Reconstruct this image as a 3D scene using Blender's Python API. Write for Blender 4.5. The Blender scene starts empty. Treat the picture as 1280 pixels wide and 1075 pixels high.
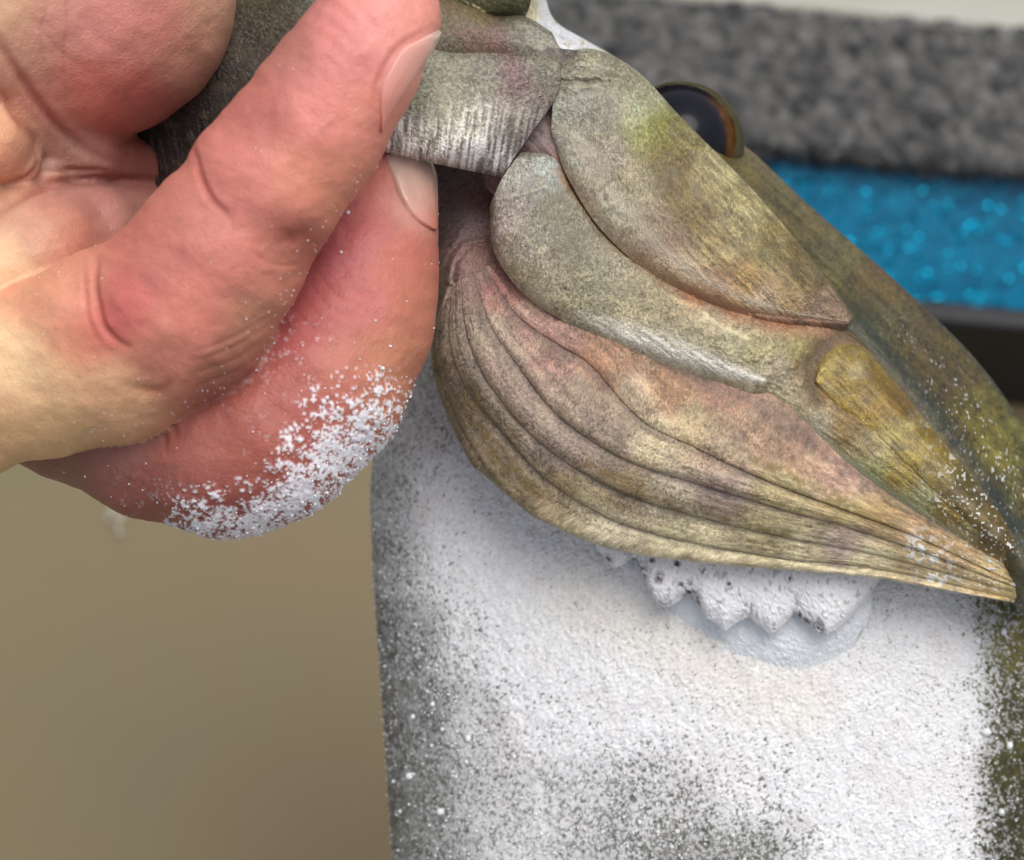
import bpy, math
import numpy as np
from mathutils import Vector

# ------------------------------------------------------------------ frame, camera, light
K = 1e-4                 # one design unit (0.1 mm) in metres
D0 = 3000.0              # lens to plane of focus, design units
PITCH = math.radians(65)
SP, CP = math.sin(PITCH), math.cos(PITCH)
CAM = np.array([0.0, 0.0, 0.62])
sc = bpy.context.scene
col = sc.collection

def d2w(P):
    """design frame (x right, y up, z to the lens; origin on the focus plane) -> world metres"""
    P = np.asarray(P, float); x, y, z = P[..., 0], P[..., 1], P[..., 2] - D0
    return np.stack([x*K, (y*SP - z*CP)*K, (y*CP + z*SP)*K], -1) + CAM

def at(px, py, h):
    """a point seen at px,py that lies h units in front of the focus plane"""
    px, py, h = np.broadcast_arrays(np.asarray(px, float), np.asarray(py, float), np.asarray(h, float))
    s = (D0 - h)/D0
    return np.stack([(px-640)*s, (537.5-py)*s, h], -1)

def toPx(D):
    s = (D0 - D[..., 2])/D0
    return D[..., 0]/s + 640, 537.5 - D[..., 1]/s

cam = bpy.data.cameras.new("camera"); co = bpy.data.objects.new("camera", cam); col.objects.link(co)
co.location = CAM; co.rotation_euler = (math.pi/2 - PITCH, 0, 0)
cam.sensor_width = 36; cam.lens = 36*D0/1280; cam.clip_start = 0.01; cam.clip_end = 50
cam.dof.use_dof = True; cam.dof.focus_distance = (D0-30)*K; cam.dof.aperture_fstop = 22
sc.camera = co

SUN_EL, SUN_AZ = math.radians(76), math.radians(50)      # azimuth: from +Y towards +X
w = bpy.data.worlds.new("World"); sc.world = w; w.use_nodes = True
nt = w.node_tree; bg = nt.nodes["Background"]
sky = nt.nodes.new("ShaderNodeTexSky"); sky.sky_type = 'NISHITA'; sky.sun_disc = False
sky.sun_elevation = SUN_EL; sky.sun_rotation = SUN_AZ; sky.dust_density = 4.0; sky.air_density = 1.0; sky.ozone_density = 0.6
hs = nt.nodes.new("ShaderNodeHueSaturation"); hs.inputs["Saturation"].default_value = 0.35
nt.links.new(sky.outputs[0], hs.inputs["Color"]); nt.links.new(hs.outputs[0], bg.inputs["Color"])
bg.inputs["Strength"].default_value = 0.145
sl = bpy.data.lights.new("sun", 'SUN'); sl.energy = 1.25; sl.angle = math.radians(42); sl.color = (1, 0.96, 0.9)
so = bpy.data.objects.new("sun", sl); col.objects.link(so)
sd = Vector((math.sin(SUN_AZ)*math.cos(SUN_EL), math.cos(SUN_AZ)*math.cos(SUN_EL), math.sin(SUN_EL)))
so.rotation_euler = sd.to_track_quat('Z', 'Y').to_euler(); so.location = (0.3, 0.5, 2)
sc.view_settings.view_transform = 'Standard'; sc.view_settings.look = 'None'
sc.view_settings.exposure = 0.16; sc.view_settings.gamma = 1

# ------------------------------------------------------------------ numpy noise and helpers
RNG = np.random.default_rng(7)
TAB = RNG.random((64, 256, 256)).astype(np.float32)

def vn(x, y, seed=0):
    T = TAB[seed % 64]
    xi = np.floor(x).astype(np.int64); yi = np.floor(y).astype(np.int64)
    fx = x - xi; fy = y - yi
    fx = fx*fx*(3-2*fx); fy = fy*fy*(3-2*fy)
    a = T[yi & 255, xi & 255]; b = T[yi & 255, (xi+1) & 255]
    c = T[(yi+1) & 255, xi & 255]; d = T[(yi+1) & 255, (xi+1) & 255]
    return (a*(1-fx)+b*fx)*(1-fy) + (c*(1-fx)+d*fx)*fy

def fbm(x, y, seed=0, o=3, g=0.5):
    s = 0; a = 1; t = 0
    for i in range(o):
        s = s + a*vn(x*2**i + 17.3*i, y*2**i + 9.1*i, seed+i); t += a; a *= g
    return s/t                                            # about 0..1, mean .5

def sst(a, b, x):
    t = np.clip((x-a)/(b-a), 0, 1); return t*t*(3-2*t)

def lin(c):
    c = np.asarray(c, float)/255.0
    return np.where(c <= .04045, c/12.92, ((c+.055)/1.055)**2.4)

def blend(px, py, pts, sig):
    """smooth scattered interpolation of values over the surface, worked out on a coarse grid"""
    if px.size < 4000: return blend_at(px, py, pts, sig)
    g = 6.0; x0, y0 = px.min()-g, py.min()-g
    nx_, ny_ = int((px.max()-x0)/g)+3, int((py.max()-y0)/g)+3
    X, Y = np.meshgrid(x0+g*np.arange(nx_), y0+g*np.arange(ny_)); V = blend_at(X, Y, pts, sig)
    fx, fy = (px-x0)/g, (py-y0)/g; i, j = fx.astype(int), fy.astype(int); fx, fy = fx-i, fy-j
    if V.ndim == 3: fx, fy = fx[..., None], fy[..., None]
    return (V[j, i]*(1-fx)+V[j, i+1]*fx)*(1-fy) + (V[j+1, i]*(1-fx)+V[j+1, i+1]*fx)*fy

def blend_at(px, py, pts, sig):
    sh = px.shape; px = px.ravel(); py = py.ravel()
    v0 = np.atleast_1d(pts[0][2]); acc = np.zeros((px.size, len(v0))); wt = np.zeros(px.size)
    for p in pts:
        d2 = (px-p[0])**2 + (py-p[1])**2
        w_ = 1/(1+d2/sig**2)**4
        acc += w_[:, None]*np.atleast_1d(np.asarray(p[2], float)); wt += w_
    acc /= wt[:, None]
    return acc[:, 0].reshape(sh) if len(v0) == 1 else acc.reshape(sh + (len(v0),))

def colours(px, py, pts, sig=45):
    return blend(px, py, [(a, b, lin(c)) for a, b, c in pts], sig)

def polydist(px, py, pts):
    """distance to a polyline and position 0..1 along it"""
    pts = np.asarray(pts, float); best = np.full(px.shape, 1e9); bt = np.zeros(px.shape)
    L = np.r_[0, np.cumsum(np.hypot(*np.diff(pts, axis=0).T))]; tot = L[-1]
    for i in range(len(pts)-1):
        a, b = pts[i], pts[i+1]; ab = b-a; l2 = ab@ab + 1e-9
        t = np.clip(((px-a[0])*ab[0] + (py-a[1])*ab[1])/l2, 0, 1)
        d = np.hypot(px-a[0]-t*ab[0], py-a[1]-t*ab[1]); m = d < best
        best = np.where(m, d, best); bt = np.where(m, (L[i]+t*math.sqrt(l2))/tot, bt)
    return best, bt

def spline(P, n):
    """Catmull-Rom through P, n samples evenly along its length"""
    P = np.asarray(P, float)
    E = np.vstack([2*P[0]-P[1], P, 2*P[-1]-P[-2]]); out = []
    t = np.linspace(0, 1, 24, endpoint=False)[:, None]
    for i in range(1, len(E)-2):
        p0, p1, p2, p3 = E[i-1], E[i], E[i+1], E[i+2]
        out.append(.5*(2*p1 + (p2-p0)*t + (2*p0-5*p1+4*p2-p3)*t**2 + (3*p1-p0-3*p2+p3)*t**3))
    out.append(P[-1:]); Q = np.vstack(out)
    s = np.r_[0, np.cumsum(np.linalg.norm(np.diff(Q, axis=0), axis=1))]; s /= s[-1]
    u = np.linspace(0, 1, n)
    return np.stack([np.interp(u, s, Q[:, k]) for k in range(P.shape[1])], -1)

def H(pts, hs):
    hs = [hs]*len(pts) if np.isscalar(hs) else hs
    return [(p[0], p[1], h) for p, h in zip(pts, hs)]

def loft(rails, step=1.3, back=40.0, nu=None, inset=0.25, detail=None):
    """closed solid through rails (lists of px,py,h, first to last across its face) with a back `back` units behind.
    returns grid G[row, u, 3] in (px,py,h), rows of the face, u, v"""
    R0 = [np.asarray(r, float) for r in rails]
    ln = max(np.sum(np.linalg.norm(np.diff(r, axis=0), axis=1)) for r in R0)
    nu = nu or max(8, int(ln/step))
    R = np.stack([spline(r, nu) for r in R0])             # rails, nu, 3
    seg = np.linalg.norm(np.diff(R, axis=0), axis=2)
    seg = np.maximum(seg.mean(1)*.6 + seg.max(1)*.4, .5); knots = np.r_[0, np.cumsum(seg)]
    vs = [0.0]
    for i in range(len(seg)):
        n = max(2, int(seg[i]/step)); vs += list(knots[i] + seg[i]*(np.arange(1, n+1)/n))
    vs = np.array(vs); nr = len(R)
    m = np.zeros_like(R)                                   # finite-difference tangents, limited
    for i in range(nr):
        if i == 0: m[i] = (R[1]-R[0])/seg[0]
        elif i == nr-1: m[i] = (R[-1]-R[-2])/seg[-1]
        else:
            a = (R[i]-R[i-1])/seg[i-1]; b = (R[i+1]-R[i])/seg[i]
            m[i] = (a*seg[i]+b*seg[i-1])/(seg[i]+seg[i-1])
    G = np.zeros((len(vs), nu, 3)); k = np.clip(np.searchsorted(knots, vs, side='right')-1, 0, nr-2)
    for r_ in range(len(vs)):
        i = k[r_]; hh = seg[i]; t = (vs[r_]-knots[i])/hh
        h00 = 2*t**3-3*t**2+1; h10 = t**3-2*t**2+t; h01 = -2*t**3+3*t**2; h11 = t**3-t**2
        G[r_] = h00*R[i] + h10*hh*m[i] + h01*R[i+1] + h11*hh*m[i+1]
    u = np.broadcast_to(np.linspace(0, 1, nu), G.shape[:2]); v = np.broadcast_to((vs/knots[-1])[:, None], G.shape[:2])
    return G, u, v, back, inset

def close_grid(G, back, inset):
    a, b = G[0], G[-1]; c = (a+b)/2; n = 5; rows = []
    for j in range(1, n):
        t = j/n; q = b*(1-t) + a*t
        q = q + (c-q)*inset*math.sin(math.pi*t); q[:, 2] = (b[:, 2]*(1-t)+a[:, 2]*t) - back*math.sin(math.pi*t)
        rows.append(q)
    return np.concatenate([G, np.stack(rows)], 0)

def mesh_object(name, V, F, mat, parent=None, attrs=None, origin=None, smooth=True):
    """V world coordinates, F (n,4) or (n,3) index array"""
    org = np.asarray(parent.location if parent else (origin if origin is not None else V.mean(0)), float)
    if parent is not None and parent.parent is not None: org = org + np.asarray(parent.parent.location, float)
    me = bpy.data.meshes.new(name); nV, (nF, kk) = len(V), F.shape
    me.vertices.add(nV); me.vertices.foreach_set("co", (V-org).astype(np.float32).ravel())
    me.loops.add(nF*kk); me.loops.foreach_set("vertex_index", F.astype(np.int32).ravel())
    me.polygons.add(nF); me.polygons.foreach_set("loop_start", (np.arange(nF)*kk).astype(np.int32))
    me.polygons.foreach_set("loop_total", np.full(nF, kk, np.int32))
    me.update(calc_edges=True); me.validate()
    me.polygons.foreach_set("use_smooth", np.full(len(me.polygons), smooth, bool))
    for k_, a in (attrs or {}).items():
        if a.ndim == 2:
            at_ = me.color_attributes.new(k_, 'FLOAT_COLOR', 'POINT')
            at_.data.foreach_set("color", np.c_[np.clip(a, 0, 1), np.ones(len(a))].astype(np.float32).ravel())
        else:
            at_ = me.attributes.new(k_, 'FLOAT', 'POINT'); at_.data.foreach_set("value", a.astype(np.float32))
    me.materials.append(mat)
    o = bpy.data.objects.new(name, me); col.objects.link(o)
    if parent: o.parent = parent
    else: o.location = org
    return o

def grid_object(name, L, shade, mat, parent=None):
    """L from loft(); shade(px,py,u,v,h) -> dict(col, rgh, dh)"""
    G, u, v, back, inset = L
    px, py, h = G[..., 0], G[..., 1], G[..., 2]
    s = shade(px, py, u, v, h)
    G = G.copy(); G[..., 2] += s.get('dh', 0)
    nf = G.shape[0]; A = close_grid(G, back, inset); nv, nu = A.shape[:2]
    def full(a):
        a = np.broadcast_to(a, px.shape + a.shape[2:]) if isinstance(a, np.ndarray) else np.full(px.shape, a)
        ext = np.stack([a[-1]*(1-t)+a[0]*t for t in np.arange(1, 5)/5])
        return np.concatenate([a, ext], 0)
    C = full(s['col']).reshape(-1, 3); Rg = full(s['rgh']).reshape(-1)
    D = at(A[..., 0], A[..., 1], A[..., 2]).reshape(-1, 3)
    idx = np.arange(nv*nu).reshape(nv, nu); nx = np.roll(idx, -1, 0)
    F = np.stack([idx[:, :-1], nx[:, :-1], nx[:, 1:], idx[:, 1:]], -1).reshape(-1, 4)
    e0 = at(*A[:, 0].mean(0)); e1 = at(*A[:, -1].mean(0)); n = len(D)      # end caps
    D = np.vstack([D, e0, e1]); C = np.vstack([C, C[idx[0, 0]], C[idx[0, -1]]]); Rg = np.r_[Rg, .5, .5]
    z0, z1 = np.full(nv, n), np.full(nv, n+1)
    c0 = np.stack([nx[:, 0], idx[:, 0], z0, z0], -1); c1 = np.stack([idx[:, -1], nx[:, -1], z1, z1], -1)
    # orientation: face normals should look to the lens on the face rows
    mid = F[(nf//2)*(nu-1) + nu//2]; p = D[mid]; nrm = np.cross(p[1]-p[0], p[2]-p[0])
    tri = np.vstack([c0[:, :3], c1[:, :3]])
    if nrm[2] < 0: F = F[:, ::-1]; tri = tri[:, ::-1]
    Fq = np.vstack([F]); T = np.vstack([Fq[:, [0, 1, 2]], Fq[:, [0, 2, 3]], tri])
    a = D[T]; ok = np.linalg.norm(np.cross(a[:, 1]-a[:, 0], a[:, 2]-a[:, 0]), axis=1) > 1e-6
    return mesh_object(name, d2w(D), T[ok], mat, parent, {'col': C, 'rgh': Rg}, origin=d2w(D).mean(0))

def thing(name, label, cat, loc, group=None):
    o = bpy.data.objects.new(name, None); col.objects.link(o); o.location = loc; o.empty_display_size = .01
    return tag(o, label, cat, group)

def tag(o, label=None, cat=None, group=None, kind=None):
    for k_, v_ in (('label', label), ('category', cat), ('group', group), ('kind', kind)):
        if v_: o[k_] = v_
    return o

# ------------------------------------------------------------------ materials
def mat_new(name):
    m = bpy.data.materials.new(name); m.use_nodes = True
    t = m.node_tree; return m, t, t.nodes["Principled BSDF"]

def nd(t, typ, **kw):
    n = t.nodes.new(typ)
    for k_, v_ in kw.items():
        if k_ in n.inputs: n.inputs[k_].default_value = v_
        else: setattr(n, k_, v_)
    return n

def surf(name, spec=.5, coat=0.0, sss=0.0, bump=.15, scale=9000, grain=.25, sssr=(.0012, .0005, .0003)):
    """colour and roughness come from the mesh; fine grain and relief from noise"""
    m, t, b = mat_new(name)
    a = nd(t, 'ShaderNodeAttribute', attribute_name='col'); r = nd(t, 'ShaderNodeAttribute', attribute_name='rgh')
    tc = nd(t, 'ShaderNodeTexCoord'); n = nd(t, 'ShaderNodeTexNoise', Scale=scale, Detail=3.0)
    t.links.new(tc.outputs['Object'], n.inputs['Vector'])
    mr = nd(t, 'ShaderNodeMapRange'); mr.inputs['From Min'].default_value = .3; mr.inputs['From Max'].default_value = .7
    mr.inputs['To Min'].default_value = 1-grain; mr.inputs['To Max'].default_value = 1+grain
    t.links.new(n.outputs['Fac'], mr.inputs['Value'])
    mx = nd(t, 'ShaderNodeVectorMath', operation='SCALE')
    t.links.new(a.outputs['Color'], mx.inputs[0]); t.links.new(mr.outputs[0], mx.inputs['Scale'])
    t.links.new(mx.outputs[0], b.inputs['Base Color']); t.links.new(r.outputs['Fac'], b.inputs['Roughness'])
    bp = nd(t, 'ShaderNodeBump', Strength=bump, Distance=.0004)
    t.links.new(n.outputs['Fac'], bp.inputs['Height']); t.links.new(bp.outputs[0], b.inputs['Normal'])
    b.inputs['Specular IOR Level'].default_value = spec
    if coat > .4: t.links.new(bp.outputs[0], b.inputs['Coat Normal'])
    b.inputs['Coat Weight'].default_value = coat; b.inputs['Coat Roughness'].default_value = .16
    if sss:
        b.inputs['Subsurface Weight'].default_value = sss
        b.inputs['Subsurface Radius'].default_value = (sssr[0]/sssr[0], sssr[1]/sssr[0], sssr[2]/sssr[0])
        b.inputs['Subsurface Scale'].default_value = sssr[0]
    return m

M_FISH = surf("wet_fish_skin", spec=.5, coat=.5, bump=.45, scale=8000, grain=.28)
M_BODY = surf("powdered_fish_skin", spec=.2, sss=.25, bump=.35, scale=9000, grain=.09, sssr=(.0006, .0005, .00045))
M_SKIN = surf("human_skin", spec=.45, sss=.35, bump=.14, scale=8500, grain=.05, sssr=(.0018, .0007, .0004))
t = M_SKIN.node_tree; b = t.nodes["Principled BSDF"]; old = b.inputs['Normal'].links[0].from_node
vo = nd(t, 'ShaderNodeTexVoronoi', feature='DISTANCE_TO_EDGE', Scale=1700.0); tc = nd(t, 'ShaderNodeTexCoord'); wz = nd(t, 'ShaderNodeTexNoise', Scale=900.0)
mv = nd(t, 'ShaderNodeVectorMath', operation='MULTIPLY_ADD'); mv.inputs[1].default_value = (.0012,)*3
t.links.new(wz.outputs['Color'], mv.inputs[0]); t.links.new(tc.outputs['Object'], mv.inputs[2]); t.links.new(tc.outputs['Object'], wz.inputs['Vector']); t.links.new(mv.outputs[0], vo.inputs['Vector'])
b2 = nd(t, 'ShaderNodeBump', Strength=.5, Distance=.0002); t.links.new(vo.outputs['Distance'], b2.inputs['Height']); t.links.new(old.outputs[0], b2.inputs['Normal']); t.links.new(b2.outputs[0], b.inputs['Normal'])
M_NAIL = surf("fingernail", spec=.6, coat=.25, sss=.3, bump=.03, scale=2500, grain=.03)
M_EYE = surf("fish_eye", spec=.16, coat=.05, bump=0.0, scale=3000, grain=.1)
M_POW = surf("white_powder", spec=.2, bump=.2, scale=8000, grain=.06)

# ------------------------------------------------------------------ the fish
fish = thing("fish", "olive grey fish held up by its lip, white powder over its flank", "fish", d2w(at(860, 900, -300)))

def speck(px, py, s, seed, o=2):
    """fine pigment grain: mostly mid tone, small dark pores and pale flecks, in patches of varying strength"""
    n = .72*fbm(px/(s*.62), py/(s*.62), seed, 2, .8) + .28*fbm((px+.3*py)/(s*1.3), (py-.2*px)/(s*1.1), seed+3, 2, .6) - .5
    fl = sst(.60, .80, fbm(px/2.1, py/2.1, seed+9, 2, .6))*.16 - sst(.62, .8, fbm(px/2.6, py/2.6, seed+12, 2, .6))*.10
    return (n*1.15 + fl)*(.55 + .9*fbm(px/28, py/24, seed+6, 2))
BROWN = np.array([1.02, .93, .82])
def tone(c, k, lo=.32, hi=2.0):
    """darker grain is browner, paler grain is greyer"""
    L_ = c@np.array([.3, .55, .15]); c = np.clip(L_[..., None] + (c-L_[..., None])*1.10, .005, 1)*np.array([1.12, 1.08, 1.02])
    k = np.where(k < 1, 1-(1-k)*.68, 1+(k-1)*1.1); k = np.clip(k, lo, hi)[..., None]; d = np.clip(1-k, 0, 1)
    return c*k*(1-d) + c*k*BROWN*d

def patches(c, px, py, seed, k):
    """soft patches of cream and of brown pigment"""
    a = sst(.54, .72, fbm(px/15, py/12, seed, 3))[..., None]*k*.55; b = sst(.55, .74, fbm(px/19, py/16, seed+2, 3))[..., None]*k*.55
    L_ = c.mean(-1, keepdims=True)/.27
    c = c*(1-a) + a*lin((186, 174, 138))*np.clip(L_, .6, 1.3); return c*(1-b) + b*lin((112, 96, 74))*np.clip(L_, .6, 1.2)

# lower jaw: the lip strip pinched between thumb and index finger
jaw_cols = [(560, 85, (128, 126, 112)), (600, 100, (120, 118, 108)), (520, 120, (118, 120, 104)), (560, 130, (156, 155, 140)), (500, 170, (176, 175, 172)),
            (560, 180, (196, 195, 192)), (610, 190, (196, 194, 196)), (640, 150, (140, 134, 128)), (645, 100, (112, 92, 92)), (680, 110, (100, 92, 86)),
            (660, 180, (124, 114, 116)), (680, 85, (112, 110, 98)), (600, 160, (186, 185, 178)), (300, 60, (76, 74, 69)), (230, 160, (34, 32, 31)), (200, 190, (28, 26, 25)), (340, 20, (74, 73, 62)), (270, 110, (54, 52, 49))]  # dark mouth skin, with the palm-thumb gap's occlusion added to the colour
def jaw_shade(px, py, u, v, h):
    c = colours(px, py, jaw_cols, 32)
    fan = (px-560)*.18*np.clip((py-60)/160, 0, 1)
    st = fbm((px+fan+.12*py)/3.6, py/26, 3, 2) - .5
    sp = speck(px, py, 3.2, 5)
    low = sst(105, 175, py)
    c = tone(c, 1 + (1-.2*low)*2.6*sp + 3.2*st*low); c = patches(c, px, py, 138, .3)
    dh = 2.2*sp + 2.6*st*low + 2*(fbm(px/30, py/22, 11) - .5)
    d, t = polydist(px, py, [(560, 62), (600, 68), (650, 66), (690, 74)])
    dh = dh - 3*np.exp(-(d/3)**2)
    return dict(col=c, rgh=np.clip(.42 - .5*sp, .22, .7), dh=dh*sst(0, .06, v)*sst(0, .06, 1-v))
L = loft([H([(90, 40), (270, -80), (440, 0), (540, 60), (610, 66), (700, 66)], [-230, -90, -10, -5, -10, -20]),
          H([(95, 60), (285, -55), (445, 20), (540, 64), (610, 69), (700, 74)], [-200, -50, 50, 62, 52, 30]),
          H([(110, 170), (315, 20), (435, 80), (520, 112), (610, 124), (697, 118)], [-180, -30, 80, 92, 84, 44]),
          H([(120, 250), (325, 120), (430, 150), (500, 168), (582, 184), (660, 172)], [-190, -30, 76, 90, 90, 46]),
          H([(125, 290), (330, 175), (430, 176), (490, 190), (560, 204), (632, 214)], [-210, -50, 52, 72, 68, 30]),
          H([(125, 300), (330, 186), (430, 180), (490, 194), (560, 208), (628, 222)], [-240, -80, 20, 40, 36, 0])], 1.35, 40)
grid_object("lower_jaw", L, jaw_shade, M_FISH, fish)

# skin of the mouth above the lip, and the dark upper jaw behind it
def mouth_shade(px, py, u, v, h):
    c = colours(px, py, [(560, 25, (112, 96, 70)), (600, 20, (108, 98, 66)), (590, 45, (118, 96, 84)), (625, 45, (122, 98, 92)), (560, 58, (112, 106, 92)),
                         (650, 40, (128, 126, 112)), (672, 50, (150, 148, 136)), (640, 22, (90, 88, 66))], 22)
    sp = speck(px, py, 3.2, 8); c = tone(c*.72, 1 + 2.4*sp)
    d, _ = polydist(px, py, [(645, 38), (668, 62)]); dh = 1.5*sp + 2*np.exp(-(d/2.5)**2)
    return dict(col=c, rgh=.35 - .3*sp, dh=dh)
L = loft([H([(520, -20), (580, 4), (620, 20), (655, 20), (690, 40)], -40), H([(520, 2), (580, 12), (622, 27), (655, 27), (690, 46)], 2),
          H([(520, 40), (590, 42), (640, 50), (705, 66)], [24, 26, 22, 4]), H([(520, 78), (600, 82), (650, 80), (712, 86)], [14, 14, 10, -6])], 1.2, 40)
grid_object("mouth_skin", L, mouth_shade, M_FISH, fish)
def ujaw_shade(px, py, u, v, h):
    sp = speck(px, py, 6, 12); c = lin((82, 80, 52))*np.ones(px.shape+(3,))*(1+.8*sp)[..., None]
    d, t = polydist(px, py, [(566, -2), (585, 4), (608, 16)]); g = np.exp(-(d/1.6)**2)*sst(.3, .6, fbm(px/4, py/4, 13))
    return dict(col=c*(1-g[..., None]) + lin((200, 195, 140))*g[..., None], rgh=.4, dh=sp*2+g*2)
L = loft([H([(520, -95), (600, -110), (690, -100)], -120), H([(510, -60), (600, -70), (676, -62)], -60), H([(515, -25), (600, -20), (668, -22)], -25),
          H([(525, 2), (600, 14), (662, 8)], -40), H([(535, 20), (605, 26), (655, 24)], -75), H([(540, 26), (608, 32), (652, 30)], -130)], 1.6, 60)
grid_object("upper_jaw", L, ujaw_shade, M_FISH, fish)

# head: the smooth dorsal side that turns away behind the ridge; its snout end is powdered
head_cols = [(700, 40, (226, 228, 232)), (740, 65, (230, 231, 236)), (672, 30, (190, 188, 180)), (790, 98, (108, 104, 80)), (850, 130, (92, 88, 60)), (940, 215, (96, 88, 52)), (960, 260, (98, 92, 60)),
             (1000, 270, (92, 82, 50)), (1040, 330, (92, 88, 62)), (1100, 360, (94, 78, 48)), (1090, 400, (72, 74, 58)), (1150, 440, (78, 68, 48)), (1180, 470, (78, 68, 50)), (1200, 440, (86, 76, 44)),
             (1120, 460, (80, 74, 50)), (1160, 520, (74, 70, 46)), (1220, 590, (78, 72, 42)), (1190, 545, (78, 70, 44)), (1220, 520, (98, 92, 46)), (1250, 560, (112, 108, 56)), (1240, 640, (44, 48, 34)), (1280, 620, (100, 96, 60)),
             (1060, 395, (72, 70, 50)), (1000, 335, (74, 70, 48)), (1100, 440, (74, 70, 50))]
def head_shade(px, py, u, v, h):
    c = colours(px, py, head_cols, 34)
    al = (px*.74 + py*.67); ac = (px*.67 - py*.74)
    st = fbm(ac/5, al/50, 14, 3) - .5; sp = speck(px, py, 4, 15); bl = fbm(px/26, py/22, 16, 3)-.5
    low = sst(980, 1200, px); c = c*np.array([1.02, .94, .62])
    c = c*np.clip(1 + .9*st + 1.6*sp + .9*bl + 1.4*low*speck(px, py, 12, 22), .35, 2)[..., None]
    e, t = polydist(px, py, [(1030, 352), (1085, 412), (1140, 478), (1200, 558), (1262, 642), (1300, 700)]); q = (.62*np.exp(-(e/11)**2)*sst(0, .2, t)*(.3 + 1.1*fbm(ac/3, al/40, 150, 2)))[..., None]; q = np.clip(q, 0, .9)
    c = c*(1-q) + q*lin((24, 46, 50))  # teal glints along the ridge painted into the colour
    wr, _ = polydist(px, py, [(900, 250), (1000, 345), (1070, 420)]); cr = np.exp(-(wr/26)**2)*(vn((ac+6*bl)/5, al/70, 18)-.5)
    dh = 2.4*st + 1.4*sp + 6*bl + 7*cr
    # powder
    p = sst(.42, .62, fbm(px/9, py/9, 19, 3) + .55*(1 - sst(700, 800, px - .3*py)) - .3)*(1 - sst(770, 800, px+.1*py))*sst(664, 684, px + 12*(fbm(px/7, py/7, 33)-.5))
    g = sst(.87, .92, fbm(px/5.5, py/5.5, 23, 2))*sst(1140, 1260, px)*.9
    g2 = sst(.84, .88, fbm(px/2.6, py/2.6, 24, 1))*sst(1060, 1240, px)*np.exp(-((v-.72)/.10)**2)
    p = np.clip(p + g*.5 + g2*.8, 0, 1)
    c = c*(1-p[..., None]) + lin((232, 233, 237))*p[..., None]
    return dict(col=c, rgh=np.clip(.36 + .3*p - .3*sp, .2, .9), dh=dh*(1-.6*p) + p*(3 + 7*(fbm(px/6, py/6, 170, 3)-.5) + 1.2*RNG.normal(0, 1, px.shape)*sst(800, 760, px)))
R0 = [(655, -110), (680, -10), (694, 26), (730, 49), (772, 74), (812, 108), (880, 152), (937, 190), (1010, 258), (1110, 346), (1200, 432), (1255, 500), (1300, 575), (1370, 700)]
R1 = [(640, -80), (662, 0), (682, 45), (722, 64), (766, 92), (812, 130), (866, 185), (918, 240), (990, 305), (1084, 395), (1165, 478), (1225, 560), (1275, 635), (1340, 735)]
R2 = [(620, -50), (645, 20), (670, 62), (712, 80), (758, 108), (806, 150), (850, 210), (900, 262), (970, 330), (1068, 415), (1140, 500), (1200, 585), (1255, 668), (1310, 750)]
R3 = [(p[0]-26, p[1]+26) for p in R2]
L = loft([H([(p[0]-30, p[1]+24) for p in R0], -430), H(R0, [-150, -190, -210, -225, -235] + [-250]*9), H([((a[0]*.55+b[0]*.45), (a[1]*.55+b[1]*.45)) for a, b in zip(R0, R1)], [-100, -130, -140, -150] + [-165]*10),
          H(R1, [-60, -80, -90, -90, -90] + [-95]*9), H(R2, [-50, -60, -60, -60, -55] + [-58]*9), H(R3, -110)], 2.1, 160)
grid_object("head", L, head_shade, M_FISH, fish)

# eye: glossy dome, wide dark pupil, thin orange iris, pale lid
ec = at(850, 182, -225); er = 86.0
n1, n2 = 90, 140
th = np.linspace(0, math.pi, n1)[:, None]; ph = np.linspace(0, 2*math.pi, n2, endpoint=False)[None]
ax = np.array([-.16, -.02, .98]); ax /= np.linalg.norm(ax); e1_ = np.cross(ax, [0, 1, 0]); e1_ /= np.linalg.norm(e1_); e2_ = np.cross(ax, e1_)
bul = er*(1 + .05*np.exp(-(th/.6)**2))
P = ec + bul[..., None]*(np.cos(th)[..., None]*ax + np.sin(th)[..., None]*(np.cos(ph)[..., None]*e1_ + np.sin(ph)[..., None]*e2_))
tt = np.broadcast_to(th, P.shape[:2]); pp = np.broadcast_to(ph, P.shape[:2])
nz = fbm(pp*6, tt*14, 26, 3)
c = np.broadcast_to(lin((18, 18, 27)), P.shape).copy()
epx, epy = toPx(P); ir = sst(.78, .98, tt + .10*(nz-.5))*(.12+.88*sst(872, 906, epx))*(.25+.75*sst(110, 150, epy)); c = c*(1-ir[..., None]) + (lin((92, 62, 34))*(.3+nz)[..., None])*ir[..., None]
li = sst(1.06, 1.2, tt + .16*(nz-.5)); c = c*(1-li[..., None]) + (lin((70, 66, 46))*(.5+1.0*nz)[..., None])*li[..., None]
idx = np.arange(n1*n2).reshape(n1, n2); a_, b_ = idx[:-1], idx[1:]
F = np.stack([a_, b_, np.roll(b_, -1, 1), np.roll(a_, -1, 1)], -1).reshape(-1, 4)
eye = mesh_object("eye", d2w(P.reshape(-1, 3)), F, M_EYE, fish, {'col': c.reshape(-1, 3), 'rgh': np.where(li > .5, .6, .12).reshape(-1)})
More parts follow.
